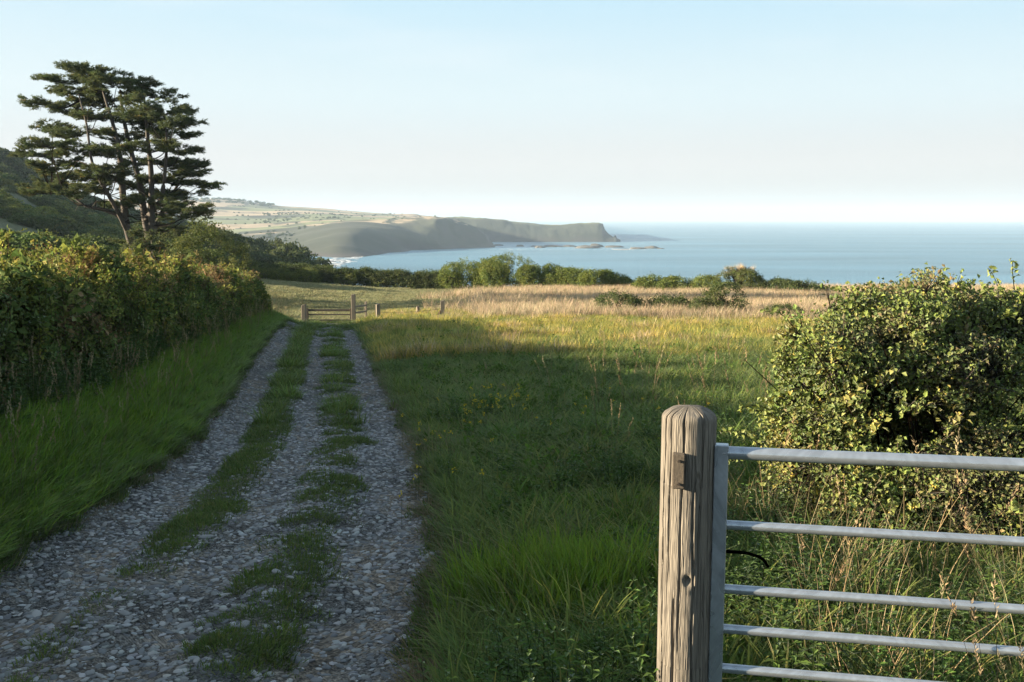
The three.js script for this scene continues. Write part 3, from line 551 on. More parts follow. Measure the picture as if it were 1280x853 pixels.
// the big bush behind the metal gate
{
  const base = V(2.78, 0, -6.1); base.y = G(2.78, 6.1) - .05; const bush = thing('bramble_bush', 'large sunlit leafy bush with yellowing leaves behind the metal gate', 'bush', base), g = RNG(808);
  const lobes = [[-.35, .72, .1, .66, .74, .66], [.05, 1.0, -.2, .62, .5, .6], [-.68, .5, .05, .44, .5, .5], [-.3, .3, .3, .5, .42, .45], [.75, .74, -.35, .8, .72, .75], [1.6, .72, -.5, .9, .76, .85], [2.6, .68, -.5, 1.1, .8, .9], [-.3, 1.22, -.1, .3, .24, .32], [.25, 1.3, -.3, .28, .24, .3], [1.2, 1.2, -.5, .5, .34, .45], [-.76, .85, .05, .3, .36, .36], [-.58, 1.1, -.05, .32, .28, .34], [-.2, 1.3, -.05, .3, .28, .32], [.62, 1.22, -.25, .42, .3, .4], [1.9, 1.22, -.5, .55, .3, .4], [.1, .35, .5, .45, .4, .35]];
  const pal = [[.12, .165, .024], [.095, .14, .022], [.155, .185, .028], [.075, .118, .02]], yel = [[.36, .29, .04], [.26, .24, .045], [.20, .20, .04]];
  const cl = [1, 2, 3, 4].map(k => clump(810 + k, 34, .12, .030, .021, pal.concat(k === 4 ? yel : []), { wood: [.10, .07, .045] }));
  const knobs = []; for (let k = 0; k < 120; k++) { const t = lobed(g, lobes, .1), r = rr(g, .09, .24); knobs.push([t.p.x, Math.max(.05, t.p.y), t.p.z, r * rr(g, .8, 1.4), r * rr(g, .7, 1.1), r]); }
  const big = [5, 6].map(k => clump(810 + k, 24, .14, .040, .028, k === 5 ? [[.12, .17, .026], [.15, .185, .03]] : [[.18, .19, .034], [.12, .15, .03], [.27, .23, .045]], { wood: [.12, .08, .05], twigs: 4 }));
  const fine = [7].map(k => clump(810 + k, 34, .10, .026, .017, [[.10, .12, .03], [.13, .14, .034], [.16, .125, .05]], { wood: [.15, .10, .06] }));
  const BL = [...cl, ...big, ...fine].map(() => []), bq = new THREE.Quaternion();
  for (let k = 0; k < 10500; k++) {                         // three kinds of leaf in patches, with hollows between the knobs
    const t = k % 5 < 2 ? lobed(g, lobes, .45) : lobed(g, knobs, .7), hol = fbm(t.p.x * 2.6, t.p.y * 2.6, t.p.z * 2.6 + 3, 3); if (hol > .13 && g() < .85) continue;
    const sp = fbm(t.p.x * 1.5, t.p.y * 1.5, t.p.z * 1.5 + 9, 3) + .12 * (g() - .5), v = sp > .09 ? 4 + Math.floor(g() * 2) : sp < -.14 ? 6 : Math.floor(g() * 4), z = rr(g, .6, 1.2);
    bq.setFromUnitVectors(upV, t.n.addScaledVector(unit(g), .6).addScaledVector(upV, .25).normalize()); BL[v].push([new THREE.Matrix4().compose(t.p, bq, V(z, z, z)), vary(g, [1, 1, 1], .3, .12)]);
  }
  [...cl, ...big, ...fine].forEach((c, k) => instances('foliage', c, M.gloss, BL[k], bush));
  const lg = [0, 1].map(k => { const b = new GB(); leafAt(b, V(0, 0, 0), V(1, 0, 0), V(0, 1, 0), .042, .031, k ? [.36, .29, .045] : [.14, .17, .032], .3); return b.geo(); });
  for (let k = 0; k < 300; k++) {                          // the outermost leaves that show singly
    let s; do { s = lobed(g, lobes, .05); } while (s.n.z < -.1 || s.p.x > 1.5); const m = mesh('leaf', lg[g() < .12 ? 1 : 0], M.gloss, bush); m.position.copy(s.p).addScaledVector(s.n, .03); m.quaternion.setFromUnitVectors(upV, s.n.addScaledVector(unit(g), .7).normalize()); m.rotateY(g() * 6.28); m.scale.setScalar(rr(g, .8, 1.25));
  }
  const b = new GB(), spr = [];
  const shoots = [[-.05, 1.35, 0, .02, .42, 0], [.05, 1.3, .05, .12, .4, .1], [-.5, 1.0, .2, -.45, .25, .1], [-.8, .75, .2, -.55, .12, .15], [-.85, .5, .3, -.6, .05, .2], [-.9, .62, .1, -.7, -.05, .1], [-.55, 1.2, 0, -.3, .25, 0], [.5, 1.4, 0, .15, .25, .1], [.9, 1.45, 0, .1, .3, 0], [1.3, 1.4, .1, .3, .28, 0], [1.8, 1.4, 0, .1, .3, .1], [.25, .6, .75, .4, .45, .2], [-.1, .3, .8, .35, .5, .15], [.9, .7, .65, .25, .6, .1], [-.6, .3, .6, -.35, -.1, .3]];
  for (let k = 0; k < 70; k++) { const t = lobed(g, lobes, .05); if (t.p.y < .3) continue; const l = rr(g, .12, .34); shoots.push([t.p.x, t.p.y, t.p.z, t.n.x * l + (g() - .5) * .1, Math.abs(t.n.y) * l + rr(g, 0, .14), t.n.z * l]); }
  for (const [x, y, z, dx, dy, dz] of shoots) {
    const pts = curve([V(x - dx * .5, y - dy * .6, z - dz * .3), V(x, y, z), V(x + dx * .6, y + dy * .7, z + dz), V(x + dx, y + dy * .9 - Math.abs(dx) * .15, z + dz * 1.4)], 10); limb(b, pts, .005, .0015, 4, [.20, .13, .075]);
    for (let k = 3; k < 11; k++) for (let s = 0; s < 4; s++) spr.push([new THREE.Matrix4().compose(pts[k].clone().addScaledVector(unit(g), .02), new THREE.Quaternion().setFromUnitVectors(upV, unit(g).addScaledVector(upV, .6).normalize()), V(.85, .85, .85)), vary(g, [1.1, 1.1, 1], .2)]);
  }
  for (let k = 0; k < 90; k++) { const a = rr(g, -.8, 2.8), z = rr(g, -.4, .5), p = V(a, -.1, z); limb(b, curve([p, V(a + rr(g, -.2, .2), rr(g, .4, .7), z + rr(g, -.1, .2)), V(a + rr(g, -.5, .5), rr(g, .9, 1.45), z + rr(g, -.3, .3))], 6), .009, .003, 5, [.11, .075, .05]); }
  mesh('stems', b.geo(), M.twig, bush).userData.kind = 'stuff';
  instances('shoot_leaves', lg[0], M.gloss, spr, bush);
}
// shared crown clumps for bushes and trees at a distance
const far1 = [1, 2, 3].map(k => clump(900 + k, 30, .5, .17, .10, [[.075, .10, .03], [.06, .085, .026], [.095, .115, .035]], { twigs: 7 }));
const bushMat = M.leaf;
function roundBush(name, label, cat, group, px, pyBase, d, w, h, seed, colors, count = 260) {
  const p = P(px, pyBase, d), q = V(p.x, G(p.x, d) - .1, -d), o = thing(name, label, cat, q, group), g = RNG(seed), lobes = [[0, h * .5, 0, w * .5, h * .52, w * .45], [0, h * .25, 0, w * .46, h * .34, w * .4]];
  const n = 3 + Math.floor(g() * 3); for (let k = 0; k < n; k++) lobes.push([rr(g, -.4, .4) * w, h * rr(g, .3, .72), rr(g, -.25, .3) * w, w * rr(g, .22, .34), h * rr(g, .25, .36), w * rr(g, .22, .32)]);
  foliageOn(o, g, lobes, far1, bushMat, count, Math.min(.6, w * .24), colors, .3);
  const b = new GB(); for (let k = 0; k < 5; k++) limb(b, curve([V(rr(g, -.1, .1) * w, -.2, 0), V(rr(g, -.2, .2) * w, h * .35, rr(g, -.2, .2) * w), V(rr(g, -.3, .3) * w, h * .6, rr(g, -.3, .3) * w)], 5), .035, .012, 5, [.09, .07, .05]);
  mesh('stem', b.geo(), M.bark, o); return o;
}
const OLIVE = [[2.2, 2.0, 1.3], [1.8, 1.75, 1.2], [1.4, 1.45, 1.1]], DARK = [[1, 1, 1], [.95, 1, 1], [1.1, 1.05, 1]], WARM = [[1.8, 1.6, 1.1], [1.4, 1.3, 1]];
// the row of bushes before the sea: [px, base row, distance, width px, height px]
[[582, 361, 86, 46, 32], [612, 361, 85, 40, 32], [640, 361, 84, 52, 38], [672, 362, 83, 44, 26], [697, 362, 82, 36, 24], [722, 364, 81, 36, 23], [748, 365, 80, 40, 22], [772, 366, 80, 28, 18]].forEach(([px, py, d, w, h], i, all) =>
  roundBush('rounded_bush', `rounded olive bush in the taller row before the sea, ${rank(all, i)} from the black hedge`, 'bush', 'taller bushes along the field edge', px, py, d, w * 1.1 / FPX * d, h * 1.15 / FPX * d, 1000 + i, OLIVE, 700));
[[540, 358, 88, 44, 24], [556, 359, 88, 30, 20]].forEach(([px, py, d, w, h], i, all) => roundBush('dark_bush', `${i ? 'smaller' : 'larger'} dark shaded bush at the end of the black hedge line`, 'bush', 'dark bushes at the hedge end', px, py, d, w / FPX * d, h / FPX * d, 1020 + i, DARK, 260));
[[815, 371, 76, 42, 20], [848, 372, 75, 40, 20], [880, 374, 74, 34, 22], [972, 378, 71, 44, 18], [1005, 379, 70, 50, 17], [1026, 379, 70, 16, 12]].forEach(([px, py, d, w, h], i, all) => roundBush('low_bush', `low bush behind the dry grass above the sea, ${rank(all, i)} on from the taller row`, 'bush', 'low bushes above the sea', px, py, d, w / FPX * d, h / FPX * d, 1040 + i, i < 3 ? OLIVE : [[.9, .95, 1], [1.05, 1.05, 1]], 520));
[[915, 377, 72, 56, 30], [938, 377, 72, 34, 24]].forEach(([px, py, d, w, h], i) => roundBush('pale_bush', `${i ? 'smaller' : 'larger'} light green bush below the bare dead shrub`, 'bush', 'lighter bushes below the dead shrub', px, py, d, w / FPX * d, h / FPX * d, 1060 + i, [[1.35, 1.25, 1.1], [1.1, 1.1, 1]], 280));
{ // bare shrub standing above the row
  const d = 73, p = P(924, 350, d), o = thing('dead_shrub', 'bare twiggy pale shrub standing above the low bushes', 'shrub', V(p.x, G(p.x, d), -d)), g = RNG(71), b = new GB(), H = P(924, 332, d).y - o.position.y;
  for (let k = 0; k < 150; k++) { const a = g() * 6.28, r = rr(g, .1, 1.25); limb(b, curve([V(0, 0, 0), V(Math.cos(a) * r * .4, H * .55, Math.sin(a) * r * .4), V(Math.cos(a) * r, H * rr(g, .72, 1), Math.sin(a) * r)], 5), .022, .009, 3, [.33, .27, .19]); }
  mesh('branch', b.geo(), M.twig, o); const gg = RNG(72); foliageOn(o, gg, [[0, H * .8, 0, 1.1, H * .18, 1]], [T.pink[0]], M.dry, 40, .6, [[1.1, 1.1, 1]], .6, 'dry_leaves');
}
[[772, 389, 43, 52, 17], [803, 388, 43, 36, 13], [838, 389, 43, 56, 13], [906, 392, 41, 52, 24], [880, 391, 41, 36, 16], [985, 398, 38, 40, 12]].forEach(([px, py, d, w, h], i, all) => roundBush('bramble_patch', `dark bramble patch sunk in the dry grass, ${rank(all, i)} one on from the strainer post`, 'bramble', 'dark brambles in the dry grass', px, py, d, w / FPX * d, h / FPX * d * 1.8, 1080 + i, DARK, 260));
// black hedge line along the far edge of the pasture
{
  const g = RNG(55), o = thing('field_hedge', 'long low dark hedge closing the far pasture', 'hedge', V(-16, G(-16, 90), -90)), L = [[], [], []], b = new GB();
  for (let k = 0; k < 5200; k++) { const X = rr(g, 285, 575), d = lerp(91, 86, (X - 285) / 285), x = (X - 640) / FPX * d, h = 1.35 + .35 * nz(X * .09, 2), y = G(x, d); L[k % 3].push([mat4(x - o.position.x, y + h * Math.pow(g(), .8) - o.position.y, -d + rr(g, -.6, .6) - o.position.z, rr(g, -.6, .6), g() * 6, rr(g, -.6, .6), rr(g, .5, .8)), vary(g, [1, 1, 1], .2)]); if (k % 30 === 0) limb(b, [V(x - o.position.x, y - o.position.y - .1, -d - o.position.z), V(x - o.position.x + rr(g, -.2, .2), y + h * .8 - o.position.y, -d - o.position.z)], .03, .015, 4, [.08, .06, .04]); }
  L.forEach((l, k) => instances('foliage', far1[k], bushMat, l, o)); mesh('stems', b.geo(), M.twig, o);
  [[310, 336, 24], [330, 338, 26], [350, 336, 22], [372, 340, 30], [385, 336, 30], [432, 341, 24], [476, 343, 24], [300, 338, 18]].forEach(([px, top, w], i, all) => { const d = 87.5, base = interp([[285, 351], [570, 360]], px); roundBush('hedge_bush', `sunlit bush rising from the black hedge line, ${rank(all, i)} on from the cypress`, 'bush', 'bushes in the black hedge line', px, base, d, w / FPX * d, (base - top) / FPX * d, 1120 + i, WARM, 180); });
}
// crown prototypes for trees seen small; each tree is a copy with its own trunk
function crownProto(seed, n, pal, size) {
  const g = RNG(seed), b = new GB(), lobes = [[0, .55, 0, .42, .42, .42]]; for (let k = 0; k < 7; k++) { const u = unit(g); lobes.push([u.x * .3, .55 + u.y * .25, u.z * .3, rr(g, .2, .3), rr(g, .18, .26), rr(g, .2, .3)]); }
  for (let k = 0; k < n; k++) { const s = lobed(g, lobes, .3), c = pal[Math.floor(g() * pal.length)], kk = rr(g, .7, 1.3); leafAt(b, s.p, unit(g), s.n.addScaledVector(unit(g), .5).normalize(), size * rr(g, .6, 1.3), size * .7, c.map(q => q * kk)); }
  return b.geo();
}
const treePal = [[.06, .085, .03], [.075, .095, .032], [.05, .07, .026], [.09, .105, .035]];
const crowns = [1, 2, 3].map(k => crownProto(1200 + k, 1500, treePal, .075));
const trunkGeo = (() => { const b = new GB(); limb(b, [V(0, -.08, 0), V(.01, .2, 0), V(0, .55, .02)], .035, .02, 6, [.10, .08, .06]); limb(b, [V(0, .2, 0), V(.2, .5, .1)], .02, .01, 5, [.10, .08, .06]); limb(b, [V(0, .22, 0), V(-.2, .52, -.05)], .02, .01, 5, [.10, .08, .06]); return b.geo(); })();
function smallTree(name, label, group, x, d, w, h, k, g) {
  const o = thing(name, label, 'tree', V(x, G(x, d), -d), group); mesh('crown', crowns[k % 3], M.leaf, o); mesh('trunk', trunkGeo, M.bark, o); o.rotation.y = g() * 6.28; o.scale.set(w, h, w); return o;
}
{ // the wood in the dip beyond the pasture
  const g = RNG(1313);
  const spots = [[272, 288, 190], [285, 292, 215], [300, 296, 200], [316, 298, 190], [330, 298, 205], [345, 300, 195], [358, 304, 185], [370, 304, 190], [382, 312, 185], [392, 322, 180], [262, 290, 170], [310, 306, 165], [336, 312, 160], [362, 316, 160], [284, 304, 150], [298, 312, 145], [322, 318, 150], [348, 322, 150], [376, 324, 155], [250, 284, 220], [240, 292, 180], [225, 296, 190], [205, 292, 230]];
  spots.forEach(([px, top, d], i) => { const x = ray(px, 300).x * d, y0 = G(x, d), y1 = P(px, top, d).y, h = Math.max(4, (y1 - y0) / .97), w = rr(g, 34, 46) / FPX * d; smallTree('wood_tree', 'bushy tree of the shaded wood in the dip beyond the pasture', 'trees of the wood beyond the pasture', x, d, w, h, i, g); });
}
{ // wooded hill on the skyline and scrubby terraces on the slope below
  const g = RNG(1414), L = [[], [], []], S = [[], [], []];
  for (let k = 0; k < 1500; k++) { const d = rr(g, 270, 440), X = rr(g, -160, 330), x = (X - 640) / FPX * d, n = fbm(x * .02, d * .02, 31); if (n < -.12) continue; const z = rr(g, 5, 9) * (X > 90 ? .7 : 1); L[k % 3].push([mat4(x, G(x, d) - z * .25, -d, 0, g() * 6.28, 0, z * 1.1, z, z * 1.1), vary(g, [1.1, 1.1, 1], .3)]); }
  for (let k = 0; k < 2600; k++) { const d = rr(g, 62, 270), X = rr(g, -160, 330), x = (X - 640) / FPX * d; if (x > -27) continue; const band = Math.sin(d * .105 + x * .012 + 1.2 * nz(x * .02, d * .02)), n = fbm(x * .05, d * .05, 33); if (band < .35 - .5 * n) continue; const z = rr(g, 1.2, 2.6) * (1 + d * .003); S[k % 3].push([mat4(x, G(x, d) - z * .25, -d, 0, g() * 6.28, 0, z * 1.3, z, z * 1.3), vary(g, g() < .35 ? [2.1, 1.8, 1.1] : [1.3, 1.35, 1.05], .3)]); }
  L.forEach((l, k) => tag(instances('hill_woodland', crowns[k], M.leaf, l), 'dark woodland clothing the hill on the skyline behind the cypress', 'woodland', null, 'stuff'));
  S.forEach((l, k) => tag(instances('slope_scrub', crowns[k], M.leaf, l), 'bands of scrub on the slope behind the lane hedge', 'scrub', null, 'stuff'));
}
{ // trees and hedges on the far headland fields
  const g = RNG(1515), far = scene.getObjectByName('headland').geometry.attributes.position, L = [[], [], []], R = 151;
  for (let k = 0; k < 9000; k++) {
    const i = Math.floor(g() * far.count), x = far.getX(i), y = far.getY(i), d = -far.getZ(i), j = i % R, X = 640 + FPX * x / d; if (y < SEA + 8 || j < 2 || X < 150) continue;
    const c = fieldColor(x, d, y, 0), isHedge = c[0] < .085, crest = X < 345 && d > 2550 && d < 2760, slopeWood = d < 1590 && X > 372, band = d > 1900 && d < 2250 && X > 330 && X < 440;
    if (!(isHedge || crest || band) || slopeWood) continue; const z = slopeWood ? rr(g, 2.5, 4.5) : crest ? rr(g, 6, 10) : rr(g, 2.5, 4.5);
    L[k % 3].push([mat4(x + rr(g, -6, 6), y - z * .3, -d + rr(g, -6, 6), 0, g() * 6.28, 0, z * 1.4, z, z * 1.4), vary(g, [.9, 1, 1], .25)]);
  }
  L.forEach((l, k) => tag(instances('headland_scrub', crowns[k], M.leaf, l), 'hedgerows and scrub scattered over the distant headland', 'scrub', null, 'stuff'));
}

// ------------------------------------------------------------------ the wind-shaped cypress
{
  const D = 55, bp = P(180, 332, D), base = V(bp.x, G(bp.x, D) - .05, -D), tree = thing('cypress_tree', 'tall wind-shaped cypress with several trunks behind the hedge', 'tree', base), g = RNG(1616);
  const at = (px, py, dz = 0) => P(px, py, D + dz).sub(base);
  const bark = [.07, .06, .052], stems = [
    [[[178, 336, 0], [170, 318, 0], [159, 287, -.3], [153, 239, -.5], [149, 191, -.4], [140, 152, 0], [128, 112, .3]], .29, .06],
    [[[186, 336, .3], [188, 310, .5], [181, 275, .6], [175, 231, .5], [163, 187, .8], [153, 140, .6], [150, 112, .4]], .27, .06],
    [[[192, 336, -.2], [193, 305, -.3], [189, 267, -.5], [189, 219, -.6], [185, 180, -.7], [182, 145, -.5], [180, 120, -.4]], .24, .05],
    [[[159, 290, -.3], [147, 265, -1.0], [135, 243, -1.4], [116, 207, -1.6], [108, 156, -1.2], [98, 118, -.8]], .15, .035],
    [[[189, 300, 0], [200, 270, 1.2], [212, 248, 1.6], [232, 218, 1.5], [246, 208, 1.2]], .15, .03],
    [[[181, 275, .6], [200, 250, -.8], [206, 215, -1.5], [208, 170, -1.4], [205, 145, -1]], .16, .03],
    [[[150, 270, -.5], [128, 262, -.9], [108, 258, -1.2], [90, 246, -1.2], [64, 236, -1]], .12, .03],
  ].map(([pts, a, b]) => { const B = new GB(); const c = curve(pts.map(q => at(...q)), 26); limb(B, c, a, b, 9, bark, .18, g); mesh('trunk', toCreasedNormals(B.geo(), 1), M.bark, tree); return c; });
  const nodes = stems.flat();
  const pads = [[105, 88, 28, 6], [75, 101, 22, 5], [125, 98, 35, 8], [165, 108, 28, 8], [195, 120, 24, 6], [95, 115, 30, 8], [60, 131, 25, 5], [140, 120, 35, 10], [205, 140, 34, 7], [216, 155, 28, 8], [85, 141, 25, 6], [217, 172, 26, 7], [65, 160, 18, 5], [95, 168, 30, 7], [62, 181, 25, 6], [47, 194, 29, 5], [100, 190, 32, 8], [56, 211, 18, 5], [150, 172, 26, 9], [187, 186, 28, 8], [226, 188, 22, 5], [226, 208, 30, 6], [240, 217, 20, 4], [62, 237, 36, 11], [86, 241, 28, 10], [245, 232, 20, 6], [230, 246, 26, 7], [240, 262, 20, 7], [215, 265, 28, 10], [202, 288, 26, 12], [226, 290, 24, 13], [178, 132, 30, 8], [165, 150, 28, 8], [120, 145, 24, 7], [192, 226, 18, 5], [122, 214, 16, 5], [75, 222, 16, 5], [208, 312, 22, 12], [190, 160, 22, 6], [135, 190, 18, 6], [112, 128, 30, 7], [88, 205, 18, 5], [205, 205, 20, 5], [170, 205, 14, 5], [165, 235, 15, 7], [150, 256, 14, 6], [200, 247, 20, 7], [186, 302, 20, 12], [160, 312, 16, 9], [130, 226, 18, 6], [146, 214, 14, 6], [176, 252, 14, 6], [215, 228, 18, 5], [118, 238, 16, 6], [102, 224, 18, 6], [230, 270, 20, 10], [145, 105, 26, 8], [185, 145, 26, 8], [50, 106, 0, 0]].filter(p => p[2]);
  const sprayGeo = [1, 2, 3].map(k => {                    // flat fan of scale-leaved twiglets
    const q = RNG(1700 + k), b = new GB(), pal = [[.075, .10, .038], [.09, .115, .045], [.062, .085, .034], [.12, .135, .05]];
    for (let f = 0; f < 11; f++) { const a = (q() - .5) * 1.7, l = rr(q, .28, .55) * (1 - .25 * Math.abs(a)), dir = V(Math.cos(a), (q() - .3) * .3, Math.sin(a)).normalize(); for (let s = 0; s < 7; s++) { const t = rr(q, .15, 1), p = dir.clone().multiplyScalar(l * t).addScaledVector(unit(q), .03), c = pal[Math.floor(q() * 4)]; leafAt(b, p, dir.clone().addScaledVector(unit(q), .6).normalize(), unit(q).addScaledVector(upV, .8).normalize(), .12, .04, c); } }
    return b.geo();
  });
  const L = [[], [], []], B = new GB(), q1 = new THREE.Quaternion(), q2 = new THREE.Quaternion();
  const dead = new GB();
  for (const [cx, cy, rx, ry] of pads) {
    const dep = rr(g, -2.8, 2.8), c = at(cx, cy, dep), W = rx * .86 / FPX * D, Hh = Math.max(.18, ry / FPX * D), Z = W * rr(g, .7, 1);
    let best = null, bd = 1e9; for (const n of nodes) { const k = n.distanceTo(V(c.x, c.y - 1.2, c.z)) + (n.y > c.y ? 3 : 0); if (k < bd) { bd = k; best = n; } }
    const out = V(c.x - best.x, 0, c.z - best.z).normalize(), root = c.clone().add(V(0, -Hh * .5, 0));
    limb(B, curve([best, best.clone().lerp(c, .45).add(V(0, -.3, 0)), root], 8), Math.min(.075, .025 + bd * .01), .018, 5, bark, .15, g);
    const fans = Math.round(8 + W * Z * 8.2);
    for (let f = 0; f < fans; f++) {                       // each pad breaks up into finger-like fans with sky between
      const a = g() * 6.28, r = Math.sqrt(g()), fc = V(c.x + Math.cos(a) * W * r, c.y + (g() - .4) * 2 * Hh * (1 - .4 * r * r), c.z + Math.sin(a) * Z * r);
      const fd = V(fc.x - c.x, 0, fc.z - c.z).normalize().multiplyScalar(.7 + .5 * r).addScaledVector(out, .55).addScaledVector(unit(g), .3).setY(rr(g, -.12, .22)).normalize(), fl = rr(g, .4, .85) * (r > .6 ? 1.15 : .9), side = V(-fd.z, 0, fd.x);
      limb(B, [root.clone().lerp(fc, .15), fc.clone().addScaledVector(fd, fl * .5)], .018, .005, 3, bark);
      const nS = Math.round(rr(g, 7, 13));
      for (let k = 0; k < nS; k++) {
        const t = rr(g, -.55, .75), p = fc.clone().addScaledVector(fd, t * fl).addScaledVector(side, (g() - .5) * .42 * (1 - .5 * Math.max(0, t))).add(V(0, (g() - .5) * .16, 0));
        q1.setFromAxisAngle(upV, Math.atan2(-fd.z, fd.x) + (g() - .5) * 1.3); q2.setFromEuler(new THREE.Euler((g() - .5) * .9, 0, rr(g, -.15, .5)));
        const z = rr(g, .5, .95); L[k % 3].push([new THREE.Matrix4().compose(p, q1.clone().multiply(q2), V(z, z, z)), vary(g, g() < .03 ? [2, 1.4, 1] : [1, 1, 1], .3)]);
      }
    }
  }
  for (let k = 0; k < 90; k++) { const n = nodes[Math.floor(g() * nodes.length)]; if (n.y < 2 || n.y > 9) continue; const a = g() * 6.28, l = rr(g, .8, 2.6), e = n.clone().add(V(Math.cos(a) * l, rr(g, -.4, .9), Math.sin(a) * l)); limb(dead, curve([n, n.clone().lerp(e, .5).add(V(0, rr(g, -.2, .3), 0)), e], 5), .03, .006, 4, [.24, .21, .17]); }
  L.forEach((l, k) => instances('foliage', sprayGeo[k], M.leaf, l, tree));
  mesh('branches', B.geo(), M.bark, tree).userData.kind = 'stuff'; mesh('dead_branches', dead.geo(), M.bark, tree).userData.kind = 'stuff';
}
// small rounded tree and undergrowth beside the cypress
roundBush('thorn_tree', 'small rounded thorn tree beside the foot of the cypress', 'tree', null, 262, 348, 50, 3.4, 3.9, 1801, [[1.2, 1.15, 1], [1, 1, 1], [1.4, 1.25, 1]], 420);
roundBush('undergrowth_bush', 'dark undergrowth round the trunks of the cypress', 'bush', null, 212, 345, 53, 4.0, 3.3, 1802, DARK, 360);
roundBush('hedge_end_bush', 'dense dark green bush closing the end of the lane hedge', 'bush', null, 272, 402, 33, 2.2, 1.45, 1803, [[1, 1.05, 1], [1.1, 1.1, 1]], 520);

// ------------------------------------------------------------------ weathered timber
function woodTex(seed, base, vertical = true) {
  const g = RNG(seed), S = 512, cr = []; for (let k = 0; k < 46; k++) cr.push([g() * S, g() * S, rr(g, 60, 420), rr(g, .6, 1.8), g() * 9]);
  const data = new Float32Array(S * S); for (let y = 0; y < S; y++) for (let x = 0; x < S; x++) { const u = x / S, v = y / S; data[y * S + x] = .5 + .28 * tileN(u, v * .07, 150, seed) + .22 * tileN(u, v * .05, 60, seed + 1) + .15 * tileN(u, v, 7, seed + 2); }
  for (const [cx, cy, l, w, ph] of cr) for (let t = 0; t < l; t++) { const y = Math.floor(cy + t) % S, xx = cx + 5 * Math.sin(t * .013 + ph) + 2 * Math.sin(t * .05 + ph), k = Math.sin(Math.PI * t / l); for (let q = -3; q <= 3; q++) { const x = ((Math.round(xx) + q) % S + S) % S; data[y * S + x] -= .75 * k * Math.max(0, 1 - Math.abs(q) / (w + .6)); } }
  const col = noiseTex(S, (u, v) => { const h = data[Math.floor(v * S) * S + Math.floor(u * S)], k = Math.max(.12, Math.min(1.25, .35 + .75 * h)); return base.map((b, i) => Math.pow(b * k * (i === 2 ? .97 : 1), 1 / 2.2)); }); col.colorSpace = THREE.SRGBColorSpace;
  const bmp = noiseTex(S, (u, v) => { const h = data[Math.floor(v * S) * S + Math.floor(u * S)]; return [h, h, h]; }); return [col, bmp];
}
const [woodC, woodB] = woodTex(3, [.23, .20, .168]);
const timber = new THREE.MeshStandardMaterial({ map: woodC, bumpMap: woodB, bumpScale: .010, roughness: .9 });
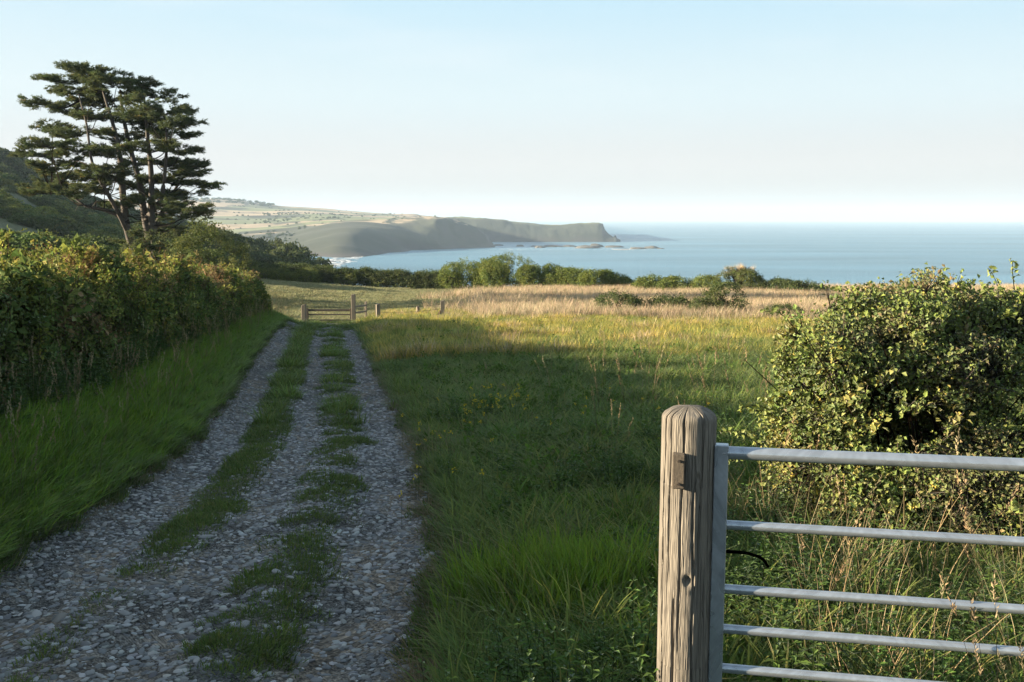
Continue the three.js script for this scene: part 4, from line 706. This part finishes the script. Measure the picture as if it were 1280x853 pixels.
{ // round gate post, split along the grain
  const D = 3.1, top = P(862, 508, D), x0 = top.x, yb = G(x0, D) - .25, H = top.y - yb, o = thing('round_post', 'thick weathered round wooden post with split grain at the metal gate', 'post', V(x0, yb, -D)), R = .089;
  const NA = 220, NV = 150, pos = [], uv = [], idx = [], g = RNG(31), cracks = [[-2.75, .012, .2, 1, .012], [-2.25, .02, .05, .62, .016], [-1.95, .009, .45, 1, .010], [-1.5, .010, .3, .9, .007], [-1.05, .010, .0, .7, .008], [-.6, .012, .4, 1, .01], [.4, .02, 0, 1, .014], [1.5, .02, .2, 1, .012], [2.4, .015, 0, .8, .012], [-2.5, .007, .6, 1, .008], [-1.25, .006, .55, 1, .008], [-.85, .006, .2, .95, .008]];
  const knots = [[-1.67, H - .565, .018], [-1.38, H - .215, .008]];
  for (let j = 0; j <= NV + 8; j++) {
    const cap = j > NV, v = cap ? 1 : j / NV, y = v * (H - .035), tcap = cap ? (j - NV) / 8 : 0;
    for (let i = 0; i <= NA; i++) {
      const a = i / NA * 6.28318, th = a - Math.PI;               // th -pi/2 faces the camera (towards +z)
      let r = R * (1 + .018 * Math.cos(2 * th + 1) + .02 * nz(Math.cos(a) * 1.4, Math.sin(a) * 1.4, y * 1.3) + .006 * nz(Math.cos(a) * 9, Math.sin(a) * 9, y * .8)) * lerp(1.0, .985, v), dy = 0;
      for (const [ca, w, v0, v1, dep] of cracks) { if (v < v0 - .02 || v > v1 + .02) continue; const cc = ca + .05 * Math.sin(y * 4 + ca * 9) + .02 * Math.sin(y * 17 + ca), q = (th - cc) / (w + .012), fade = sst(v0 - .02, v0 + .1, v) * (v1 >= 1 ? 1 : 1 - sst(v1 - .1, v1, v)); r -= 1.5 * dep * fade * Math.exp(-q * q); }
      for (const [ka, ky, kr] of knots) { const q = Math.hypot((th - ka) * R, (y - ky) * .8) / kr; r += .004 * Math.exp(-((q - 1.3) ** 2) * 3) - .016 * Math.exp(-((q / .5) ** 2)); }
      if (cap) { const k = tcap * Math.PI / 2; dy = .035 * Math.sin(k) + .005 * nz(Math.cos(a) * 3 * (1 - tcap), Math.sin(a) * 3 * (1 - tcap), 7); r *= Math.max(.001, tcap > .99 ? .001 : lerp(1, Math.cos(k * .92), 1) * (1 - .1 * tcap)); }
      pos.push(Math.cos(th) * r, y + dy, -Math.sin(th) * r); uv.push(a / 6.28318 * 2, (y + tcap * .08) / .62);
    }
  }
  for (let j = 0; j < NV + 8; j++) for (let i = 0; i < NA; i++) { const a = j * (NA + 1) + i; idx.push(a, a + NA + 1, a + 1, a + 1, a + NA + 1, a + NA + 2); }
  const geo = new THREE.BufferGeometry(); geo.setAttribute('position', new THREE.Float32BufferAttribute(pos, 3)); geo.setAttribute('uv', new THREE.Float32BufferAttribute(uv, 2)); geo.setIndex(idx); geo.computeVertexNormals();
  mesh('timber', geo, timber, o);
  // worn wooden keeper block nailed to the post, with its nail heads
  const blk = mesh('keeper_block', new RoundedBoxGeometry(.042, .115, .04, 3, .006), new THREE.MeshStandardMaterial({ map: woodC, color: rgb(.62, .56, .5), bumpMap: woodB, bumpScale: .004, roughness: .9 }), o), kp = P(849, 589, D - R);
  blk.position.set(kp.x - x0, kp.y - yb, R * .93); blk.rotation.y = -.18;
  for (const sy of [.036, -.04]) { const n = mesh('nail', new THREE.CylinderGeometry(.0045, .0045, .006, 10).rotateX(Math.PI / 2), new THREE.MeshStandardMaterial({ color: rgb(.08, .065, .055), roughness: .6, metalness: .7 }), blk); n.position.set(0, sy, .021); }
}

// ------------------------------------------------------------------ galvanised metal gate
{
  const a = P(902, 560, 3.06), D0 = 3.06, b = P(1280, 583, 2.89), yaw = Math.atan2(D0 - 2.89, b.x - a.x), gx = a.x, gy = G(gx, D0), o = thing('metal_gate', 'galvanised tubular metal field gate beside the round wooden post', 'gate', V(gx, gy, -D0));
  o.rotation.y = -yaw;
  const tex = noiseTex(256, (u, v) => { const h = .78 + .14 * tileN(u, v, 14, 51) + .12 * tileN(u, v, 40, 52) + .12 * tileN(u, v, 90, 53); return [h * .97, h, h * 1.03]; }), rgh = noiseTex(256, (u, v) => { const h = .62 + .3 * tileN(u, v, 20, 54); return [h, h, h]; });
  const zinc = new THREE.MeshStandardMaterial({ color: rgb(.46, .49, .53), map: tex, metalness: .6, roughness: .5, roughnessMap: rgh });
  const heights = [565.5, 655.5, 735.5, 785.5, 834.5].map(py => P(905, py, D0).y - gy); heights.push(heights[4] - .125, heights[4] - .245);
  const LEN = 3.0;
  heights.forEach((h, k) => { const r = k === 0 ? .0215 : .0155, t = new THREE.CylinderGeometry(r, r, LEN, 20, 40, true).rotateZ(Math.PI / 2), p = t.attributes.position; t.attributes.uv.array.forEach((q, i, ar) => { ar[i] = i % 2 ? q * 3 : q * .1; }); for (let i = 0; i < p.count; i++) p.setY(i, p.getY(i) + .002 * nz(p.getX(i) * 2, k)); const m = mesh('bar', t, zinc, o); m.position.set(LEN / 2 + .004, h, 0); });
  for (const x of [0, LEN + .008]) { const sg = new RoundedBoxGeometry(.046, 1.04, .036, 2, .004); sg.attributes.uv.array.forEach((q, i, ar) => { if (i % 2 === 0) ar[i] = q * .06; }); const s = mesh('stile', sg, zinc, o); s.position.set(x, heights[0] + .028 - .52, .003); }
  const braceG = new RoundedBoxGeometry(.034, .96, .012, 2, .003); const br = mesh('brace', braceG, zinc, o); br.position.set(LEN * .66, heights[0] - .48, .024);
  const iron = new THREE.MeshStandardMaterial({ color: rgb(.07, .07, .075), roughness: .6, metalness: .6 });
  const hook = new GB(), hy = P(905, 693, D0).y - gy; limb(hook, curve([V(-.07, hy, -.03), V(.03, hy, -.03), V(.1, hy - .004, -.034), V(.145, hy - .022, -.04), V(.165, hy - .05, -.045)], 18), .0065, .005, 8, [1, 1, 1]); mesh('latch_hook', hook.geo(false), iron, o);
  const strap = mesh('hinge_strap', new RoundedBoxGeometry(.11, .03, .008, 2, .003), iron, o); strap.position.set(-.055, heights[0] - .5, -.024);
}

// ------------------------------------------------------------------ the wooden gate and posts at the end of the lane
const oldWood = new THREE.MeshStandardMaterial({ map: woodC, color: rgb(1.05, 1, .92), roughness: .92 });
function squarePost(w, h) { const g = new RoundedBoxGeometry(w, h, w, 2, w * .12); const p = g.attributes.position; for (let i = 0; i < p.count; i++) if (p.getY(i) > h * .4) p.setY(i, p.getY(i) + p.getX(i) * .25); return g; }
function farPost(label, px, top, base, wpx, extra, group) {
  const q = onGround(px, base), d = q.d, y = G(q.x, d), h = P(px, top, d).y - y + .3, w = wpx / FPX * d, o = thing('fence_post', label, 'post', V(q.x, y, -d), group); const m = mesh('timber', squarePost(w, h), oldWood, o); m.position.y = h / 2 - .3; m.rotation.set(.01 * px % .05, px % 1, .02 * ((px % 7) - 3) / 3); if (extra) extra(o, d, w, h - .3); return o;
}
farPost('dark shaded gate post where the lane meets the far wooden gate', 380, 381, 404, 5.5, (o) => { const c = new GB(), g = RNG(5); for (let k = 0; k < 12; k++) limb(c, [V(rr(g, -.06, .06), .6, rr(g, -.06, .06)), V(rr(g, -.15, .15), rr(g, .75, .95), rr(g, -.15, .15))], .006, .003, 3, [.2, .18, .1]); mesh('dry_stalks', c.geo(), M.twig, o); });
farPost('tallest post beside the far wooden gate, lit on one side', 442, 368, 404, 5);
farPost('stout squared post standing beside the short rail fence', 472.5, 380, 404, 5);
farPost('short slim post between the stout posts of the field fence', 522.5, 383, 397, 3.4);
farPost('strainer post with a slanting strut at the dry grass', 553, 376, 400, 5, (o, d, w, h) => { const b = new GB(); limb(b, [V(-.36, -.1, .12), V(-.02, h * .55, .04)], .04, .036, 6, [1, 1, 1]); mesh('strut', b.geo(false), new THREE.MeshStandardMaterial({ color: rgb(.36, .29, .19), roughness: .9 }), o); });
{
  const a = onGround(383, 403.5), b = onGround(440.5, 403.5), o = thing('wooden_gate', 'low dark wooden field gate closing the end of the lane', 'gate', V(a.x, G(a.x, a.d), -a.d)), len = Math.hypot(b.x - a.x, b.d - a.d); o.rotation.y = Math.atan2(b.d - a.d, b.x - a.x);
  const dk = new THREE.MeshStandardMaterial({ map: woodC, color: rgb(.55, .52, .48), roughness: .95 }), dy = (G(b.x, b.d) - G(a.x, a.d)) * 0;
  const rail = (h, t) => { const m = mesh('rail', new RoundedBoxGeometry(len, t, .04, 2, .008), dk, o); m.position.set(len / 2, h + dy, 0); return m; };
  rail(.50, .09); rail(.33, .05).position.z = .004; rail(.10, .08);
  for (const x of [.05, len - .05]) { const m = mesh('stile', new RoundedBoxGeometry(.08, .58, .05, 2, .008), dk, o); m.position.set(x, .29, .012); }
}
{ // short rails between the tall post and a slim post
  const a = onGround(443, 404), b = onGround(457.5, 402), o = thing('rail_fence', 'short length of pale wooden rails beside the tallest post', 'fence', V(a.x, G(a.x, a.d), -a.d)), len = Math.hypot(b.x - a.x, b.d - a.d); o.rotation.y = Math.atan2(b.d - a.d, b.x - a.x);
  for (const [h, t] of [[.60, .075], [.36, .075]]) { const m = mesh('rail', new RoundedBoxGeometry(len, t, .045, 2, .008), oldWood, o); m.position.set(len / 2, h, .03); m.rotation.z = -.05; }
  const p = mesh('post', squarePost(.085, .9), oldWood, o); p.position.set(len, .25, 0);
}
{ // wire strands from the stout post to the strainer
  const a = onGround(472.5, 404), b = onGround(553, 400), g = new GB(), o = thing('wire_fence', 'slack wire strands strung between the field posts', 'fence', V(a.x, G(a.x, a.d), -a.d));
  for (const h of [.2, .42, .62]) { const p0 = V(0, h, 0), p1 = V(b.x - a.x, G(b.x, b.d) - G(a.x, a.d) + h, -(b.d - a.d)); limb(g, curve([p0, p0.clone().lerp(p1, .5).add(V(0, -.06, 0)), p1], 10), .006, .006, 4, [1, 1, 1]); }
  mesh('wire', g.geo(false), new THREE.MeshStandardMaterial({ color: rgb(.12, .11, .10), roughness: .6, metalness: .7 }), o);
}

renderer.render(scene, camera);
